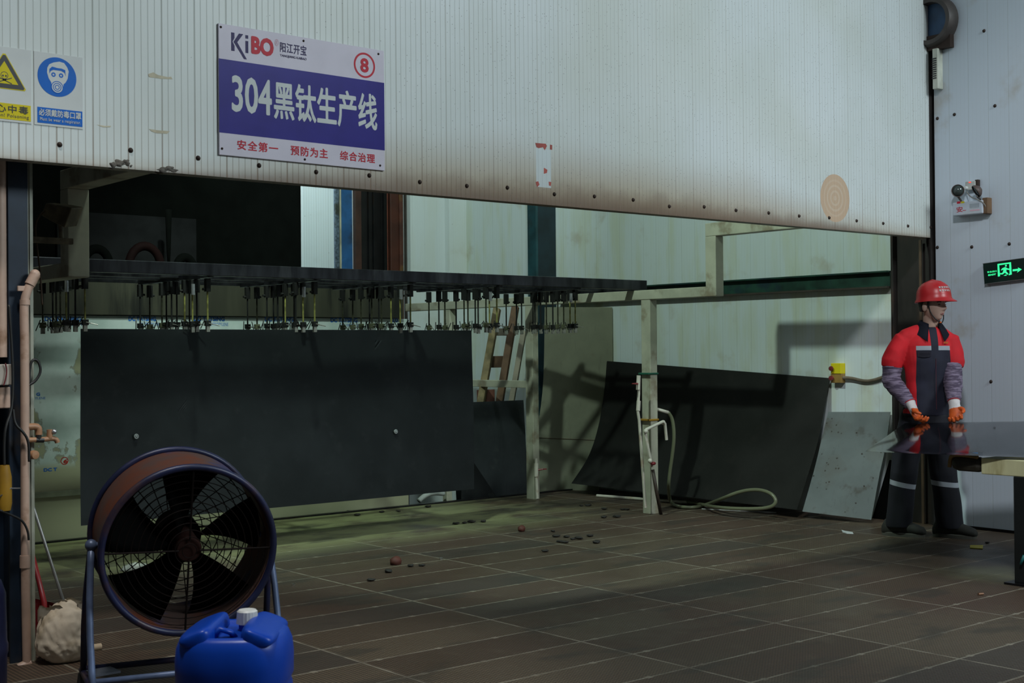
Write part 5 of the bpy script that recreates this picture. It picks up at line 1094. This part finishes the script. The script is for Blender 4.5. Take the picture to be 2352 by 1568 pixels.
# knitted sleeves
for A, nm in ((ARM_R, 0), (ARM_L, 1)):
    bm = bm_new(); base_ = [A[1].lerp(A[2], .30), A[1].lerp(A[2], .7), A[2], A[2].lerp(A[3], .5), A[3], A[3].lerp(A[4], .6), A[4] + (A[3] - A[4]).normalized()*.01]
    loft(bm, [(p, r, r) for p, r in zip(base_, (.066, .066, .064, .062, .056, .048, .040))], 24)
    me = fuse(bm, .006, 2)
    for v in me.vertices:
        n = NZ.noise(V((v.co.x*10, v.co.y*10, v.co.z*55))); c_ = min((q for q in base_), key=lambda q: (q - v.co).length); d = (v.co - c_); v.co += d.normalized()*n*.006
    mk('sleeve_cover', me, PURP, person, True)
# gloves with five fingers
WGL = pm('white_cotton', (.62, .58, .57), .85, var=.08, scale=30); OGL = pm('orange_rubber', (.62, .10, .012), .5, var=.12, scale=20)
def glove(wr, d, n, side, curl):
    d = V(d).normalized(); n = V(n); n = (n - d*n.dot(d)).normalized(); w_ = d.cross(n)*side
    bm = bm_new()
    loft(bm, [(wr - d*.045, .040, .036, w_, n), (wr - d*.01, .037, .030, w_, n), (wr + d*.03, .042, .026, w_, n), (wr + d*.07, .047, .023, w_, n), (wr + d*.098, .046, .019, w_, n)], 18)
    for off, ln, k in ((-.034, .066, 0), (-.0115, .078, 1), (.0115, .074, 2), (.034, .060, 3)):
        p = wr + d*(.088 - .004*abs(k - 1)) + w_*off; pts = [p]; an = 0
        for s_, bend in ((.42, curl*.6), (.32, curl), (.26, curl*.8)):
            an += bend; p = p + (d*cos(an) + n*sin(an) + w_*off*.6)*ln*s_*1.08; pts.append(p)
        loft(bm, [(q, r, r) for q, r in zip(pts, (.0125, .012, .011, .0088))], 10)
        sph(bm, pts[-1], .009, 8, 6)
    p = wr + d*.028 + w_*.036 + n*.008; q1 = p + (d*.55 + w_*.62 + n*.35)*.034; q2 = q1 + (d*.75 + w_*.15 + n*.62)*.030; q3 = q2 + (d*.7 - w_*.2 + n*.68)*.022
    loft(bm, [(p, .017, .017), (q1, .0145, .0145), (q2, .0125, .0125), (q3, .0095, .0095)], 10); sph(bm, q3, .0095, 8, 6)
    me = fuse(bm, .0042, 2, .4)
    me.materials.clear(); me.materials.append(WGL); me.materials.append(OGL)
    for p_ in me.polygons:
        r = p_.center - wr; t = r.dot(d); h = r.dot(n)
        if t > .052 + .012*sin(r.dot(w_)*90) or (t > .022 and h > .010): p_.material_index = 1
    me.shade_smooth(); o = bpy.data.objects.new('glove', me); COL.objects.link(o); o.parent = person
    bm = bm_new(); torus(bm, wr - d*.042, d, .0385, .0035, 24, 6); obj('cuff_band', bm, pm('red_cuff', (.42, .02, .03), .8), o, smooth=True, local=True)
glove(ARM_R[4] + V((.006, -.006, -.010)), (.40, -.34, -.85), (.80, -.35, .25), 1, .85)
glove(ARM_L[4] + V((.002, -.012, -.012)), (.10, -.50, -.86), (-.25, -.85, .3), -1, .85)
# trousers
bm = bm_new()
loft(bm, [(V((.010, .01, .60)), .06, .06, XA, YA), (V((.010, .01, .72)), .150, .115, ta, tbv), (V((.012, .01, .82)), .166, .122, ta, tbv), (V((.02, .01, .93)), .160, .115, ta, tbv)], 28)
RT = [(.0, .105), (.28, .098), (.52, .094), (.76, .096), (.97, .098)]
for A, sx in ((LEG_R, -1), (LEG_L, 1)):
    loft(bm, [(A[0], .100, .105), (A[1], .094, .10), (A[2], .088, .092), (A[3], .086, .090), (A[4] + V((0, 0, .0)), .088, .092), (A[4] + V((0, 0, -.028)), .086, .09)], 22)
me = fuse(bm, .0075, 4)
b2 = bm_new(); b2.from_mesh(me); bpy.data.meshes.remove(me)
for v in b2.verts:
    n = NZ.noise(V((v.co.x*11, v.co.y*11, v.co.z*6 + v.co.x*5))); c_ = LEG_R[2] if v.co.x < .02 else LEG_L[2]; d = V((v.co.x - c_.x, v.co.y - c_.y, 0))
    if v.co.z < .75: v.co += d.normalized()*n*.009
SN = V((.22, .0, 1)).normalized()
cuts = [(V((-.15, 0, .368)), SN, .034), (V((.14, 0, .375)), V((.10, 0, 1)).normalized(), .034)]
for c, n, w_ in cuts:
    for k in (-.5, .5): bmesh.ops.bisect_plane(b2, geom=b2.verts[:] + b2.edges[:] + b2.faces[:], plane_co=c + n*w_*k, plane_no=n)
me = bpy.data.meshes.new('trousers'); b2.to_mesh(me); b2.free(); me.materials.append(pm('trouser_cloth', (.0055, .006, .011), .85, var=.2)); me.materials.append(REFL)
for p in me.polygons:
    c, n, w_ = cuts[0] if p.center.x < .0 else cuts[1]
    if abs((p.center - c).dot(n)) < w_/2: p.material_index = 1
me.shade_smooth(); o = bpy.data.objects.new('trousers', me); COL.objects.link(o); o.parent = person
# shoes
for A, hd in ((LEG_R, -14), (LEG_L, -18)):
    f_ = V((cos(R(hd)), sin(R(hd)), 0)); s_ = V((-f_.y, f_.x, 0)); c = V((A[4].x, A[4].y, 0)) - f_*.01
    bm = bm_new(); loft(bm, [(c - f_*.105 + ZA*.045, .030, .030, s_, ZA), (c - f_*.085 + ZA*.058, .042, .055, s_, ZA), (c - f_*.03 + ZA*.070, .046, .066, s_, ZA), (c + f_*.03 + ZA*.068, .048, .062, s_, ZA), (c + f_*.09 + ZA*.056, .051, .046, s_, ZA), (c + f_*.145 + ZA*.047, .048, .037, s_, ZA), (c + f_*.18 + ZA*.042, .036, .028, s_, ZA), (c + f_*.195 + ZA*.036, .018, .014, s_, ZA)], 20)
    so = obj('shoe', bm, pm('shoe_dark', (.022, .022, .017), .8, var=.4, scale=12), person, smooth=True, local=True)
    bm = bm_new(); loft(bm, [(c - f_*.06 + ZA*z_, a_, b_, s_, f_) for z_, a_, b_ in ((0, .001, .001),)] and [(c + f_*.04 + ZA*0, .050, .150, s_, f_), (c + f_*.04 + ZA*.022, .051, .152, s_, f_), (c + f_*.04 + ZA*.028, .047, .146, s_, f_)], 28); obj('sole', bm, pm('sole_grey', (.075, .072, .058), .8, var=.2), so, local=True)

bpy.context.view_layer.update()
